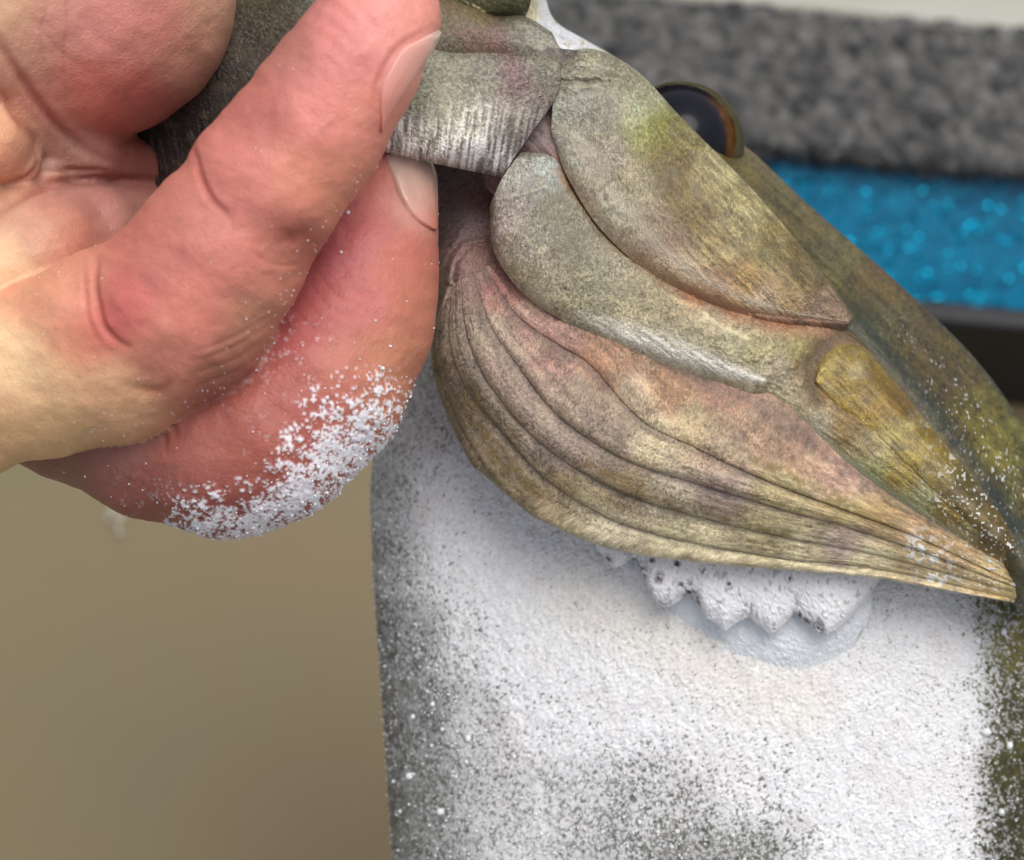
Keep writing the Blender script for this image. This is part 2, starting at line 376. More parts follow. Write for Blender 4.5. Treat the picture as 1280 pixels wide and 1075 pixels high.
# cheek: plate between the ridge and the red crease
cheek_cols = [(845, 215, (88, 76, 42)), (868, 250, (100, 86, 50)), (820, 172, (112, 108, 58)), (800, 118, (160, 160, 138)), (890, 215, (150, 144, 112)), (930, 262, (156, 148, 112)), (705, 90, (120, 118, 104)), (740, 85, (138, 136, 122)), (780, 100, (132, 130, 112)), (720, 130, (146, 148, 138)), (760, 135, (128, 122, 112)), (800, 140, (142, 146, 116)), (815, 165, (134, 136, 78)),
              (830, 190, (98, 86, 42)), (850, 170, (128, 122, 88)), (720, 190, (152, 154, 144)), (760, 200, (146, 138, 124)), (790, 230, (148, 140, 118)), (850, 230, (102, 88, 52)), (880, 230, (128, 120, 88)),
              (770, 260, (150, 148, 130)), (810, 275, (140, 128, 110)), (840, 300, (120, 100, 84)), (870, 270, (122, 106, 68)), (920, 270, (136, 128, 92)), (850, 330, (152, 136, 112)), (900, 310, (142, 128, 88)),
              (960, 310, (122, 112, 74)), (930, 350, (140, 118, 78)), (980, 370, (138, 118, 84)), (900, 355, (146, 116, 90)), (1030, 390, (128, 108, 92)), (1010, 345, (98, 86, 56)), (960, 380, (150, 134, 116))]
def cheek_shade(px, py, u, v, h):
    c = colours(px, py, cheek_cols, 26)
    al = (px*.68 + py*.73); ac = (px*.73 - py*.68)
    right = sst(770, 900, px)
    sp = speck(px, py, 3.0, 30); st = fbm(ac/3.2, al/17, 31, 2) - .5; bl = fbm(px/16, py/14, 32, 3)-.5
    c = tone(c, 1 + (2.5-1.0*right)*sp + 1.5*right*st + .5*bl); c = patches(c, px, py, 130, .5)
    dh = 2.2*sp + 2.0*right*st + 2.2*bl
    # wrinkles over the jaw corner
    d0 = py - 96 - .0025*(px-735)**2; wk = np.sin(d0/2.4 + 5*fbm(px/18, py/40, 34)) * np.exp(-((px-738)/36)**2)*np.exp(-(d0/16)**2)
    dh = dh + 4.5*wk; c = c*(1 + .22*wk)[..., None]
    d, t = polydist(px, py, [(770, 226), (752, 240), (756, 252)]); dh = dh - 2.5*np.exp(-(d/4)**2)
    # pale rims at the ridge and the crease
    r1 = np.exp(-((v-.22)/.05)**2)*sst(.25, .5, u); r2 = np.exp(-((v-.86)/.035)**2)
    c = c*(1 + .35*r1*(.5+st))[..., None]; c = c*(1-.5*r2[..., None]) + .5*r2[..., None]*lin((186, 172, 150))
    red = (sst(.91, .96, v)*(.35 + .65*sst(.3, .65, u)))[..., None]; c = c*(1-red) + red*lin((134, 98, 74))
    return dict(col=c, rgh=np.clip(.29 - .5*sp - .2*st, .2, .7), dh=dh*sst(.1, .2, v)*sst(0, .12, 1-v))
A = [[(702, 66), (742, 62), (800, 96), (860, 160), (950, 248), (1020, 330), (1072, 400)],
     [(696, 84), (738, 65), (793, 92), (852, 155), (942, 248), (1012, 330), (1066, 397)],
     [(692, 105), (738, 100), (788, 140), (838, 205), (910, 280), (990, 350), (1064, 400)],
     [(690, 140), (730, 155), (775, 210), (815, 265), (880, 325), (970, 378), (1062, 402)],
     [(690, 170), (712, 212), (752, 272), (805, 325), (872, 365), (955, 393), (1060, 405)],
     [(692, 176), (708, 219), (746, 281), (800, 333), (868, 372), (952, 400), (1058, 409)]]
L = loft([H(A[0], -90), H(A[1], [22, 6, -8, -18, -28, -42, -58]), H(A[2], [38, 44, 46, 40, 26, -2, -50]), H(A[3], [38, 50, 54, 48, 36, 8, -46]),
          H(A[4], [30, 40, 42, 38, 29, 5, -45]), H(A[5], [25, 34, 35, 30, 21, -1, -49])], 1.3, 50)
grid_object("cheek", L, cheek_shade, M_FISH, fish)

# reddish skin at the bottom of the crease and in the corner of the jaw
def crease_shade(px, py, u, v, h):
    c = colours(px, py, [(690, 80, (104, 92, 84)), (690, 130, (96, 74, 72)), (684, 165, (128, 108, 104)), (640, 210, (112, 84, 80)), (710, 215, (120, 80, 58)), (760, 285, (132, 92, 70)), (830, 345, (146, 102, 76)), (900, 380, (150, 112, 84)), (1000, 400, (130, 92, 70)), (1055, 405, (96, 74, 60))], 30)
    st = fbm((px-py)/4, (px+py)/40, 120, 3)-.5; sp = speck(px, py, 3, 121)
    return dict(col=c*np.clip(1 + 1.4*st + 1.2*sp, .3, 2)[..., None], rgh=.3 - .3*sp, dh=2*st + 1.5*sp)
L = loft([H([(596, 60), (590, 140), (604, 228), (650, 270), (720, 350), (820, 405), (940, 432), (1045, 428)], [-30, -30, -20, -16, -16, -16, -20, -60]),
          H([(640, 60), (640, 130), (650, 186), (690, 225), (745, 305), (830, 370), (945, 408), (1052, 415)], [4, 10, 14, 10, 8, 4, -8, -46]),
          H([(690, 60), (690, 120), (690, 178), (716, 224), (765, 286), (840, 340), (950, 394), (1060, 405)], [10, 22, 26, 26, 26, 22, 6, -38]),
          H([(745, 66), (750, 120), (750, 170), (770, 225), (820, 290), (885, 340), (980, 380), (1066, 400)], [-30, -20, -14, -10, -10, -14, -20, -60])], 2.0, 40)
grid_object("crease_skin", L, crease_shade, M_FISH, fish)

# gill cover: jaw branch widening into the cover, runs out to a point at the right
gc_cols = [(650, 215, (150, 150, 144)), (690, 215, (150, 156, 152)), (630, 260, (142, 136, 132)), (700, 250, (118, 116, 100)), (660, 300, (138, 134, 122)), (720, 300, (118, 114, 98)), (680, 345, (142, 136, 118)), (740, 350, (128, 124, 104)),
           (780, 330, (136, 130, 112)), (800, 360, (128, 122, 100)), (740, 385, (150, 146, 124)), (790, 400, (160, 152, 124)), (830, 375, (140, 132, 106)), (870, 420, (150, 142, 116)), (920, 420, (146, 142, 116)), (890, 395, (158, 148, 124)),
           (870, 362, (150, 116, 90)), (920, 385, (152, 122, 98)), (960, 396, (150, 118, 92)), (1000, 402, (142, 122, 92)), (950, 430, (152, 146, 112)), (1000, 430, (142, 136, 92)), (970, 465, (160, 152, 132)), (1000, 490, (146, 136, 112)),
           (1020, 440, (90, 72, 42)), (1010, 465, (104, 82, 44)), (1022, 490, (122, 96, 48)), (1060, 530, (126, 104, 62)), (1020, 530, (148, 140, 122)), (1090, 560, (144, 132, 94)), (1080, 590, (128, 132, 94)), (1130, 600, (128, 112, 58)), (1140, 630, (140, 146, 110)),
           (1190, 640, (112, 96, 50)), (1230, 680, (96, 82, 48)), (1280, 720, (170, 140, 84)), (1200, 675, (150, 146, 112)), (1120, 470, (90, 78, 44)), (1180, 550, (72, 64, 36)), (1240, 630, (58, 54, 34))]
def gc_shade(px, py, u, v, h):
    c = colours(px, py, gc_cols, 26)
    al = (px*.80 + py*.6); ac = (px*.6 - py*.80)
    right = sst(960, 1060, px); left = 1 - sst(760, 880, px)
    sp = speck(px, py, 3.0, 36); st = fbm(ac/4, al/34, 37, 3) - .5; bl = fbm(px/15, py/13, 38, 3)-.5
    worm = fbm(px/9, py/8, 39, 2); wm = (sst(.42, .6, worm)-.5)*(1-left)*(1-right)
    c = tone(c, 1 + (1.9 + .45*left-.5*right)*sp + 1.4*right*st + .5*bl + .34*wm); c = patches(c, px, py, 134, .55)
    dh = 2.0*sp + 2.2*right*st + 2.2*bl + 1.2*wm
    # pale bony lower rim, with its bright highlights painted into the white
    e, t = polydist(px, py, [(700, 380), (750, 405), (800, 425), (860, 446), (910, 463), (955, 476)])
    rimw = 15*np.sin(np.pi*np.clip(t, .02, .98))**.7 + 1; q = np.exp(-(e/rimw)**2)*(.75+.5*st*2 + .5*sp)*sst(0, .35, t)
    c = c*(1-.85*np.clip(q, 0, 1)[..., None]) + .85*np.clip(q, 0, 1)[..., None]*lin((250, 246, 236)); dh = dh*(1-.6*np.clip(q, 0, 1)) + 3*q
    # orange streaks in the crease
    e, t = polydist(px, py, [(700, 215), (760, 290), (830, 345), (890, 378), (960, 402), (1050, 412)])
    q = np.exp(-(e/(6+10*t))**2)*(.35+.65*sst(.3, .6, fbm(ac/3, al/40, 41, 2)))
    c = c*(1-q[..., None]*.8) + q[..., None]*.8*lin((156, 106, 78))
    # pale scratch and line
    e, t = polydist(px, py, [(620, 250), (650, 244), (682, 234)]); dh = dh + 2*np.exp(-(e/2)**2); c = c*(1+.45*np.exp(-(e/2.2)**2))[..., None]
    e, t = polydist(px, py, [(835, 370), (870, 385), (905, 410), (940, 425)]); c = c*(1+.35*np.exp(-(e/3)**2))[..., None]
    e, t = polydist(px, py, [(1022, 505), (1011, 482), (1012, 455), (1028, 430), (1055, 418), (1085, 430)]); q = (np.exp(-(e/7)**2)*.75)[..., None]; c = c*(1-q) + q*lin((84, 68, 42)); dh = dh - 3*q[..., 0]
    # red-brown edge at lower left, greenish pale line at the lower right rim
    e, t = polydist(px, py, [(966, 497), (1050, 570), (1130, 628), (1195, 672)]); q = np.exp(-(e/6)**2)[..., None]*.6
    c = c*(1-q) + q*lin((156, 160, 136))
    p = sst(.80, .84, fbm(px/3, py/3, 43, 1))*sst(1110, 1230, px); c = c*(1-p[..., None]) + p[..., None]*lin((232, 232, 228))
    return dict(col=c, rgh=np.clip(.29 - .45*sp - .25*st, .2, .75), dh=(dh + 2*p)*sst(.05, .13, v)*sst(0, .1, 1-v))
GU = [(662, 186), (694, 192), (722, 236), (772, 295), (832, 338), (902, 375), (972, 396), (1052, 407), (1122, 467), (1182, 537), (1242, 612), (1300, 690)]
GU2 = [(650, 192), (690, 200), (716, 244), (764, 304), (826, 347), (897, 384), (968, 405), (1044, 418), (1112, 478), (1172, 548), (1232, 620), (1296, 698)]
GM = [(628, 222), (664, 280), (710, 325), (775, 368), (846, 404), (916, 434), (970, 448), (1012, 470), (1082, 524), (1142, 588), (1206, 642), (1290, 710)]
GL = [(614, 252), (622, 310), (660, 362), (718, 400), (788, 431), (868, 460), (942, 485), (972, 496), (1050, 563), (1120, 616), (1190, 661), (1284, 718)]
GE = [(612, 256), (618, 316), (656, 369), (716, 408), (786, 439), (867, 468), (940, 492), (968, 501), (1046, 571), (1117, 623), (1188, 667), (1282, 722)]
L = loft([H(GU, [-50, -50, -40, -40, -40, -44, -50, -60, -70, -80, -90, -110]), H(GU2, [22, 32, 34, 31, 26, 18, 0, -36, -52, -62, -74, -92]),
          H(GM, [34, 46, 50, 50, 46, 38, 20, 0, -8, -18, -34, -76]), H(GL, [20, 27, 28, 29, 29, 26, 17, 2, -14, -28, -52, -86]),
          H(GE, [8, 16, 18, 19, 19, 17, 10, -4, -20, -36, -60, -94])], 1.3, 60)
grid_object("gill_cover", L, gc_shade, M_FISH, fish)

# raised rounded lobe on the gill cover
def lobe_shade(px, py, u, v, h):
    c = colours(px, py, [(1035, 450), (1060, 440), (1050, 475), (1090, 490), (1075, 515), (1120, 540), (1130, 510), (1160, 580), (1170, 540), (1200, 630), (1220, 610), (1260, 680)] and
                [(1035, 452, (156, 144, 92)), (1060, 438, (140, 126, 76)), (1050, 480, (150, 132, 76)), (1090, 480, (134, 116, 66)), (1075, 518, (152, 132, 74)), (1120, 545, (158, 148, 98)), (1125, 505, (122, 102, 62)),
                 (1160, 590, (132, 122, 78)), (1165, 545, (112, 96, 50)), (1200, 635, (116, 102, 62)), (1220, 610, (84, 76, 42)), (1260, 680, (92, 78, 46)), (1150, 565, (150, 138, 84))], 24)
    al = (px*.70 + py*.71); ac = (px*.71 - py*.70); c = c*np.array([.93, .88, .80])
    st = fbm(ac/3.4, al/30, 45, 3)-.5; sp = speck(px, py, 3, 46); bl = fbm(px/14, py/14, 47, 2)-.5
    c = tone(c*.95, 1 + .9*st + 1.4*sp + .9*bl); c = patches(c, px, py, 146, .7)
    p = sst(.79, .83, fbm(px/3, py/3, 48, 1))*sst(1120, 1240, px); c = c*(1-p[..., None]) + p[..., None]*lin((232, 232, 228))
    return dict(col=c, rgh=np.clip(.34 - .3*sp - .3*st, .18, .7), dh=(2.4*st + 1.2*sp + 2*bl + 2*p)*sst(0, .15, v)*sst(0, .15, 1-v))
L = loft([H([(1018, 476), (1021, 455), (1033, 439), (1052, 430), (1078, 437), (1124, 482), (1184, 552), (1243, 625), (1296, 702)], [-16, -22, -30, -38, -48, -58, -70, -80, -94]),
          H([(1019, 476), (1024, 458), (1036, 444), (1054, 436), (1078, 443), (1121, 488), (1181, 557), (1241, 629), (1295, 704)], [0, -3, -11, -20, -28, -46, -54, -64, -84]),
          H([(1020, 477), (1028, 468), (1044, 462), (1064, 466), (1088, 484), (1128, 530), (1180, 588), (1225, 645), (1293, 708)], [3, 5, 5, 2, -4, -12, -18, -34, -70]),
          H([(1020, 478), (1027, 488), (1040, 502), (1058, 517), (1080, 533), (1122, 572), (1166, 612), (1214, 658), (1291, 712)], [0, -1, -2, -5, -9, -15, -24, -42, -78]),
          H([(1019, 479), (1025, 491), (1038, 506), (1056, 521), (1078, 538), (1120, 578), (1164, 618), (1212, 663), (1290, 714)], [-10, -10, -10, -12, -16, -24, -36, -54, -90])], 1.1, 14)
grid_object("opercle", L, lobe_shade, M_FISH, fish)

# folded gill membrane: a base sheet and overlapping rays fanning from the throat
MT = H([(622, 326), (638, 350), (662, 362), (718, 398), (790, 430), (870, 458), (955, 484), (1050, 552), (1150, 628), (1276, 714)], [-10, 0, 8, 14, 16, 14, 4, -22, -50, -92])
MQ = H([(607, 334), (646, 394), (694, 428), (737, 455), (776, 500), (814, 533), (867, 558), (942, 594), (1010, 621), (1085, 648), (1152, 674), (1274, 731)], [-8, 6, 14, 18, 20, 20, 20, 14, 2, -14, -36, -90])
MM = H([(592, 342), (611, 404), (652, 468), (698, 524), (775, 574), (850, 600), (969, 636), (1060, 660), (1150, 690), (1274, 736)], [-8, 8, 14, 16, 16, 14, 4, -14, -40, -92])
MB = H([(574, 350), (577, 412), (595, 464), (625, 507), (664, 550), (713, 588), (775, 622), (830, 641), (900, 660), (1000, 681), (1100, 698), (1272, 743)], [-12, -2, 2, 2, 0, -4, -8, -12, -18, -28, -46, -98])
ME = H([(558, 360), (546, 410), (546, 460), (572, 528), (610, 590), (650, 633), (690, 658), (770, 688), (900, 706), (1080, 721), (1180, 738), (1268, 754)], [-20, -34, -44, -46, -46, -46, -46, -46, -48, -62, -80, -108])
VK = np.array([0, .30, .54, .76, 1.0]); NU = 620
MR = np.stack([spline(r, NU) for r in (MT, MQ, MM, MB, ME)])
def mem(v):
    """rail of the membrane at v (array over u allowed)"""
    v = np.broadcast_to(v, (NU,)); out = np.zeros((NU, 3)); w_ = np.zeros((5, NU))
    for i in range(5):                                    # Lagrange-free: cubic-like smooth weights
        li = np.ones(NU)
        for j in range(5):
            if i != j: li = li*(v-VK[j])/(VK[i]-VK[j])
        w_[i] = li
    return np.einsum('iu,iuk->uk', w_, MR)
mem_cols = [(590, 345, (124, 104, 100)), (625, 360, (132, 96, 90)), (660, 395, (142, 114, 106)), (620, 420, (140, 126, 114)), (575, 420, (128, 118, 108)), (560, 470, (112, 102, 92)), (590, 500, (104, 94, 82)), (640, 470, (134, 118, 108)), (690, 440, (140, 112, 102)),
            (760, 455, (150, 118, 96)), (830, 490, (148, 116, 92)), (900, 495, (150, 118, 100)), (800, 500, (170, 154, 132)), (720, 500, (142, 126, 112)), (690, 560, (134, 120, 110)), (620, 560, (120, 108, 92)), (650, 600, (122, 110, 90)), (600, 520, (112, 102, 90)), (700, 620, (130, 116, 92)),
            (760, 560, (134, 120, 108)), (820, 550, (176, 164, 138)), (870, 530, (158, 142, 114)), (900, 570, (150, 132, 114)), (960, 540, (158, 132, 110)), (1000, 570, (158, 128, 108)), (780, 610, (132, 116, 92)), (840, 625, (150, 140, 124)), (760, 665, (174, 166, 144)), (850, 675, (182, 174, 146)), (720, 640, (150, 140, 116)),
            (900, 610, (138, 122, 114)), (980, 610, (150, 138, 104)), (1060, 600, (156, 128, 114)), (1060, 640, (146, 134, 96)), (960, 660, (158, 148, 116)), (900, 690, (186, 176, 148)), (1000, 700, (196, 186, 156)), (1080, 700, (204, 194, 162)), (1100, 650, (146, 124, 88)), (1150, 660, (156, 132, 104)),
            (1060, 680, (164, 148, 140)), (1150, 700, (176, 160, 128)), (1200, 690, (168, 144, 112)), (1230, 720, (190, 172, 134)), (1270, 740, (196, 178, 132)), (1180, 735, (186, 172, 138))]
def mem_shade_for(vlo, vhi, k):
    def f(px, py, u, v, h):
        c = colours(px, py, mem_cols, 26)
        w_ = (v-.5)                                        # across this ray
        right = sst(.35, .75, u)
        st = fbm(v*11, u*13 + k*7, 50+k, 3)-.5; fine = fbm(v*26, u*90, 56+k, 2)-.5
        sp = speck(px, py, 2.9, 52+k); bl = fbm(px/22, py/22, 58, 2)-.5
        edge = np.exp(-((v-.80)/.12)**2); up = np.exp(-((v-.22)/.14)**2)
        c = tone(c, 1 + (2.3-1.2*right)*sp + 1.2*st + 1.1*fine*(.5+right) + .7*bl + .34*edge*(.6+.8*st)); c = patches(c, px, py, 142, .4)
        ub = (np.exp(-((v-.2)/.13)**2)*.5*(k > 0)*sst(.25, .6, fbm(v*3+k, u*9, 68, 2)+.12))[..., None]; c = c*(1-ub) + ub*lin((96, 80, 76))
        # ochre pigment patches along the rays
        for pts, wd in (([(588, 500), (615, 560), (650, 600), (672, 615)], 12), ([(735, 580), (790, 605), (850, 635)], 7), ([(870, 640), (930, 655), (985, 668)], 6), ([(1040, 625), (1120, 660), (1200, 690)], 9), ([(900, 560), (980, 590), (1060, 630)], 6)):
            e, t = polydist(px, py, pts); q = np.exp(-(e/wd)**2)*sst(.36, .62, fbm(px/7, py/7, 61, 2))*.6
            c = c*(1-q[..., None]) + q[..., None]*lin((124, 100, 40))
        p = sst(.50, .62, fbm(px/6, py/6, 63, 3))*np.exp(-(polydist(px, py, [(1152, 690), (1170, 715), (1178, 735)])[0]/22)**2)
        p = np.maximum(p, sst(.80, .84, fbm(px/3, py/3, 64, 1))*sst(1150, 1220, px))
        c = c*(1-p[..., None]) + p[..., None]*lin((230, 232, 230))
        return dict(col=c, rgh=np.clip(.30 - .4*sp - .2*st, .2, .75), dh=(1.7*sp*(1-.6*right) + .7*st + .5*fine + 1.5*bl + 2*p)*sst(.03, .15, v)*sst(0, .12, 1-v))
    return f
base_edge = ME[:3] + [(556, 512, -60), (588, 578, -62), (604, 593, -60)] + ME[5:]
base_edge[1] = (542, 410, -50); base_edge[2] = (540, 460, -62)
def lower(r, d): r = r.copy(); r[:, 2] -= d; return r
be = spline(base_edge, NU)
L = loft([lower(mem(0.0), 50), lower(mem(.02), 16), lower(mem(.3), 12), lower(mem(.54), 12), lower(mem(.78), 12), be, lower(be, 10)], 5.0, 30, nu=NU)
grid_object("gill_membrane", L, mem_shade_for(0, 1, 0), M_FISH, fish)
VB = [-.02, .30, .53, .73, .87, 1.0]
uu = np.linspace(0, 1, NU)
for k in range(5):
    a, b = VB[k], VB[k+1]; wd = b-a
    wob = .012*(fbm(uu*5, uu*0 + k, 65, 2)-.5)
    fade = sst(0, .04, uu)*sst(0, .03, 1-uu); amp = (8, 8.5, 8, 6, 6)[k]*(.15 + .85*sst(0, .22, uu))*fade*(1-.45*sst(.5, 1, uu))
    def rail(v, dh):
        r = mem(np.clip(v, 0, 1) + wob*(0 if k == 4 else 1)*(v > a+.001)); r[:, 2] += dh; return r
    up = a - .05 if k else a
    rails = [rail(up, -1.5), rail(a + .01, -.4), rail(a + .3*wd, .45*amp), rail(a + .6*wd, .9*amp), rail(b - .12*wd, .75*amp), rail(b - .03*wd, .4*amp), rail(b, .1*amp), rail(b - .003, -1.5)]
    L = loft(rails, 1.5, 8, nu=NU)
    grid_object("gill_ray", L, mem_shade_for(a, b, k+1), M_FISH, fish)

# throat: brown-pink hollow behind the lip with a smooth pad
def throat_shade(px, py, u, v, h):
    c = colours(px, py, [(560, 230, (92, 56, 48)), (595, 240, (110, 68, 56)), (560, 280, (96, 76, 72)), (590, 290, (124, 102, 98)), (580, 330, (134, 104, 98)), (600, 320, (138, 104, 92)), (555, 350, (128, 112, 100))], 22)
    sp = speck(px, py, 3.4, 66); st = fbm((px+py)/4, (px-py)/18, 67, 2)-.5
    e, t = polydist(px, py, [(606, 300), (580, 305), (566, 325), (560, 350), (566, 362)])
    pad = np.exp(-(e/4)**2)
    return dict(col=c*(1+1.2*sp+.4*st)[..., None]*(1+.25*pad)[..., None], rgh=.34-.2*sp, dh=2*sp+1.0*st-4*np.exp(-((e-5)/4)**2)+3*pad)
L = loft([H([(528, 180), (528, 260), (530, 330), (545, 400)], -150), H([(540, 190), (543, 270), (545, 330), (552, 385)], [-110, -80, -60, -50]), H([(575, 195), (577, 270), (572, 330), (575, 372)], [-120, -60, -22, -14]),
          H([(615, 205), (605, 270), (604, 330), (610, 372)], [-110, -60, -18, -10]), H([(650, 210), (645, 290), (650, 350), (660, 400)], [-120, -60, -20, -20])], 1.3, 60)
grid_object("throat", L, throat_shade, M_FISH, fish)

# body: rounded flank hanging below the head, deep in powder
dens_pts = [(470, 600, .42), (490, 560, .5), (520, 540, .55), (520, 570, .66), (560, 600, .9), (600, 640, .99), (545, 520, .5), (470, 700, .30), (500, 700, .55), (545, 700, .86), (620, 720, 1.05), (475, 800, .2), (520, 800, .36), (580, 800, .74), (660, 800, 1.02), (480, 900, .14), (530, 900, .24), (590, 900, .56),
            (680, 900, .80), (800, 860, 1.02), (700, 840, .98), (490, 1000, .14), (540, 1000, .26), (600, 1000, .52), (700, 1000, .60), (850, 1000, .60), (800, 1040, .53), (930, 960, .85), (960, 1000, .78), (1030, 1000, 1.05), (500, 1075, .18), (560, 1075, .32), (640, 1075, .58), (760, 1075, .48), (850, 1060, .40), (950, 1065, .38), (1005, 1050, .6), (1045, 1075, 1.0),
            (900, 900, 1.0), (1000, 850, 1.1), (1100, 900, 1.08), (1100, 1050, 1.0), (1200, 800, 1.08), (1212, 900, 1.0), (1212, 1050, .92), (1165, 1000, 1.0), (1245, 790, .34), (1250, 900, .22), (1248, 1050, .22), (1275, 800, .08), (1280, 950, .08), (1280, 1050, .08), (800, 700, 1.05), (1000, 720, 1.05), (740, 1160, .4), (1100, 1160, .9), (500, 1160, .2), (1280, 1160, .1)]
def body_dens(px, py): return blend(px, py, dens_pts, 48)
def body_h(px, py):
    return 0
def body_shade(px, py, u, v, h):
    dn = body_dens(px, py)
    al = (px*.42 + py*.9); ac = (px*.9 - py*.42)
    st = fbm(ac/3.4, al/8, 70, 3, .6); sp = fbm(px/2.6, py/2.8, 71, 2); big = fbm(px/34, py/30, 72, 3)-.5; mid = fbm(ac/8, al/15, 73, 2)-.5
    wn = RNG.random(px.shape); n = .30*fbm(ac/2.4, al/5, 79, 2, .7) + .50*sp + .20*(.5 + .5*(wn-.5))
    a = sst(-.12, .12, (dn + .10*big + .10*mid) - (.18 + (n-.5)*2.7 + .30))
    c = colours(px, py, [(480, 600, (96, 94, 84)), (480, 800, (82, 82, 72)), (520, 1000, (84, 84, 72)), (600, 900, (72, 74, 66)), (700, 1050, (86, 88, 80)), (900, 1050, (70, 72, 56)), (1250, 780, (98, 94, 52)), (1260, 900, (72, 70, 38)), (1260, 1050, (60, 58, 32)), (520, 540, (116, 110, 100))], 70)
    scl = fbm(ac/6, al/12, 74, 2)-.5
    c = c*np.clip(1 + 1.3*scl + .9*(sp-.5), .35, 2)[..., None]
    w_ = np.ones(px.shape + (3,))*lin((238, 238, 240))
    warm = np.exp(-(polydist(px, py, [(720, 740), (820, 790), (930, 850), (1000, 870)])[0]/48)**2)[..., None]
    w_ = w_*(1-warm*.75) + warm*.75*lin((240, 236, 226))
    tint = sst(.55, .75, fbm(px/45, py/38, 75, 2))[..., None]*.35; w_ = w_*(1-tint) + tint*lin((232, 224, 226))
    w_ = w_*(1 + .16*(st-.5) + .26*(sp-.5) + .16*(wn-.5) + .08*mid)[..., None]
    fine = .45*fbm(ac/1.9, al/3.6, 76, 2, .8) + .2*fbm(ac/5, al/11, 78, 2) + .35*(.5+.5*(wn-.5))
    veil = (.06 + .62*sst(.38, .66, fine + .12*big))*sst(-.1, .5, dn)*(1 - .85*sst(1150, 1225, px))*(1 - .6*sst(640, 800, px))                 # thin dusting that dulls the skin
    a = np.maximum(a*(.58 + .42*sst(.25, .85, dn))*(.92 + .16*(fine-.3)*(dn < .9)), veil); a = np.clip(a, 0, 1)
    aa_ = a[..., None]
    c = c*(1-aa_) + w_*aa_
    dh = a*(2.0 + 3.2*sst(.5, 1, dn)) + 1.6*(st-.5)*(.5+a) + 1.5*(sp-.5)*(.4+a) + 1.2*RNG.normal(0, 1, px.shape)*a*sst(.3, .8, dn) + 4*big*a + 2.6*mid*a + 1.5*scl
    return dict(col=c, rgh=.45 + .45*a, dh=dh)
B = [H([(560, 330), (540, 420), (520, 560), (520, 700), (528, 900), (545, 1130)], -520),
     H([(538, 330), (510, 450), (468, 570), (466, 700), (478, 880), (494, 1130)], -370),
     H([(556, 330), (530, 450), (488, 570), (484, 700), (494, 880), (510, 1130)], -305),
     H([(590, 330), (574, 450), (540, 570), (536, 700), (546, 880), (562, 1130)], -240),
     H([(690, 330), (690, 450), (690, 570), (690, 700), (695, 880), (705, 1130)], -180),
     H([(850, 400), (850, 480), (850, 570), (850, 700), (850, 880), (860, 1130)], -160),
     H([(1030, 480), (1030, 540), (1030, 600), (1030, 700), (1035, 880), (1040, 1130)], -165),
     H([(1180, 600), (1180, 640), (1185, 680), (1190, 740), (1195, 880), (1190, 1130)], -200),
     H([(1290, 680), (1290, 700), (1295, 720), (1300, 760), (1300, 880), (1290, 1130)], -290),
     H([(1350, 700), (1350, 720), (1350, 740), (1350, 780), (1350, 880), (1340, 1130)], -420)]
BODY = loft(B, 2.0, 260, inset=.15)
grid_object("body", BODY, body_shade, M_BODY, fish)

# pectoral lobe and the fringe of gill filaments, both caked with powder
def caked(tint, dark=.0, seed=80):
    def f(px, py, u, v, h):
        st = fbm(px/3.4, py/5, seed, 3, .6)-.5; sp = fbm(px/2.4, py/2.4, seed+1, 2)-.5; bg_ = fbm(px/16, py/13, seed+2, 2)-.5
        c = np.ones(px.shape+(3,))*lin(tint)*(1+.14*st+.12*sp)[..., None]
        if dark:
            q = np.maximum(sst(.66, .76, fbm(px/5.5, py/8, seed+3, 2)), sst(.56, .7, fbm(px/5, py/9, seed+4, 2))*(1-sst(.05, .2, v)))[..., None]*dark; c = c*(1-q) + q*lin((70, 40, 44))
        return dict(col=c, rgh=.9, dh=4.0*st + 3.0*sp + 2.5*bg_)
    return f
L = loft([H([(770, 690), (900, 700), (1000, 710), (1098, 715)], -156), H([(790, 710), (900, 720), (1000, 725), (1093, 735)], [-150, -140, -138, -148]),
          H([(840, 760), (910, 780), (1000, 785), (1085, 775)], [-152, -140, -136, -148]), H([(876, 800), (922, 818), (1000, 826), (1068, 804)], [-164, -154, -150, -160]),
          H([(888, 830), (928, 852), (1006, 860), (1066, 834)], [-186, -182, -180, -184])], 1.3, 50)
grid_object("pectoral_fin", L, caked((228, 231, 234)), M_BODY, fish)
tip = [(746, 684), (757, 698), (767, 711), (779, 705), (790, 699), (797, 704), (804, 722), (817, 748), (833, 760), (848, 754), (861, 743), (868, 748), (882, 770), (897, 778), (908, 788), (921, 776), (935, 773), (943, 775), (954, 783), (967, 790), (981, 779), (993, 770), (1001, 773), (1012, 784), (1027, 793), (1042, 790), (1062, 776), (1082, 752), (1100, 728)]
hz = [-104, -98, -92, -100, -116, -118, -104, -94, -90, -98, -116, -114, -98, -92, -90, -102, -118, -112, -98, -92, -102, -120, -118, -104, -98, -108, -120, -136, -150]
tx = np.array([p[0] for p in tip], float); ty = np.array([p[1] for p in tip], float); hz = np.array(hz, float); hz = hz*.13 - 102*.87 - .25*np.clip(tx-1040, 0, 99)
ty += 7*(vn(tx/13, tx*0+5, 40)-.5); tx += 5*(vn(tx/9, tx*0+9, 41)-.5)
topy = np.interp(tx, [740, 800, 900, 1000, 1100], [668, 676, 690, 700, 712])
def frow(t, dh): return [(x + 3*math.sin(y*.3)*t*(1-t), yt*(1-t) + y*t, h*(.35+.65*t) + (-76)*(.65-.65*t) + dh) for x, y, yt, h in zip(tx, ty, topy, hz)]
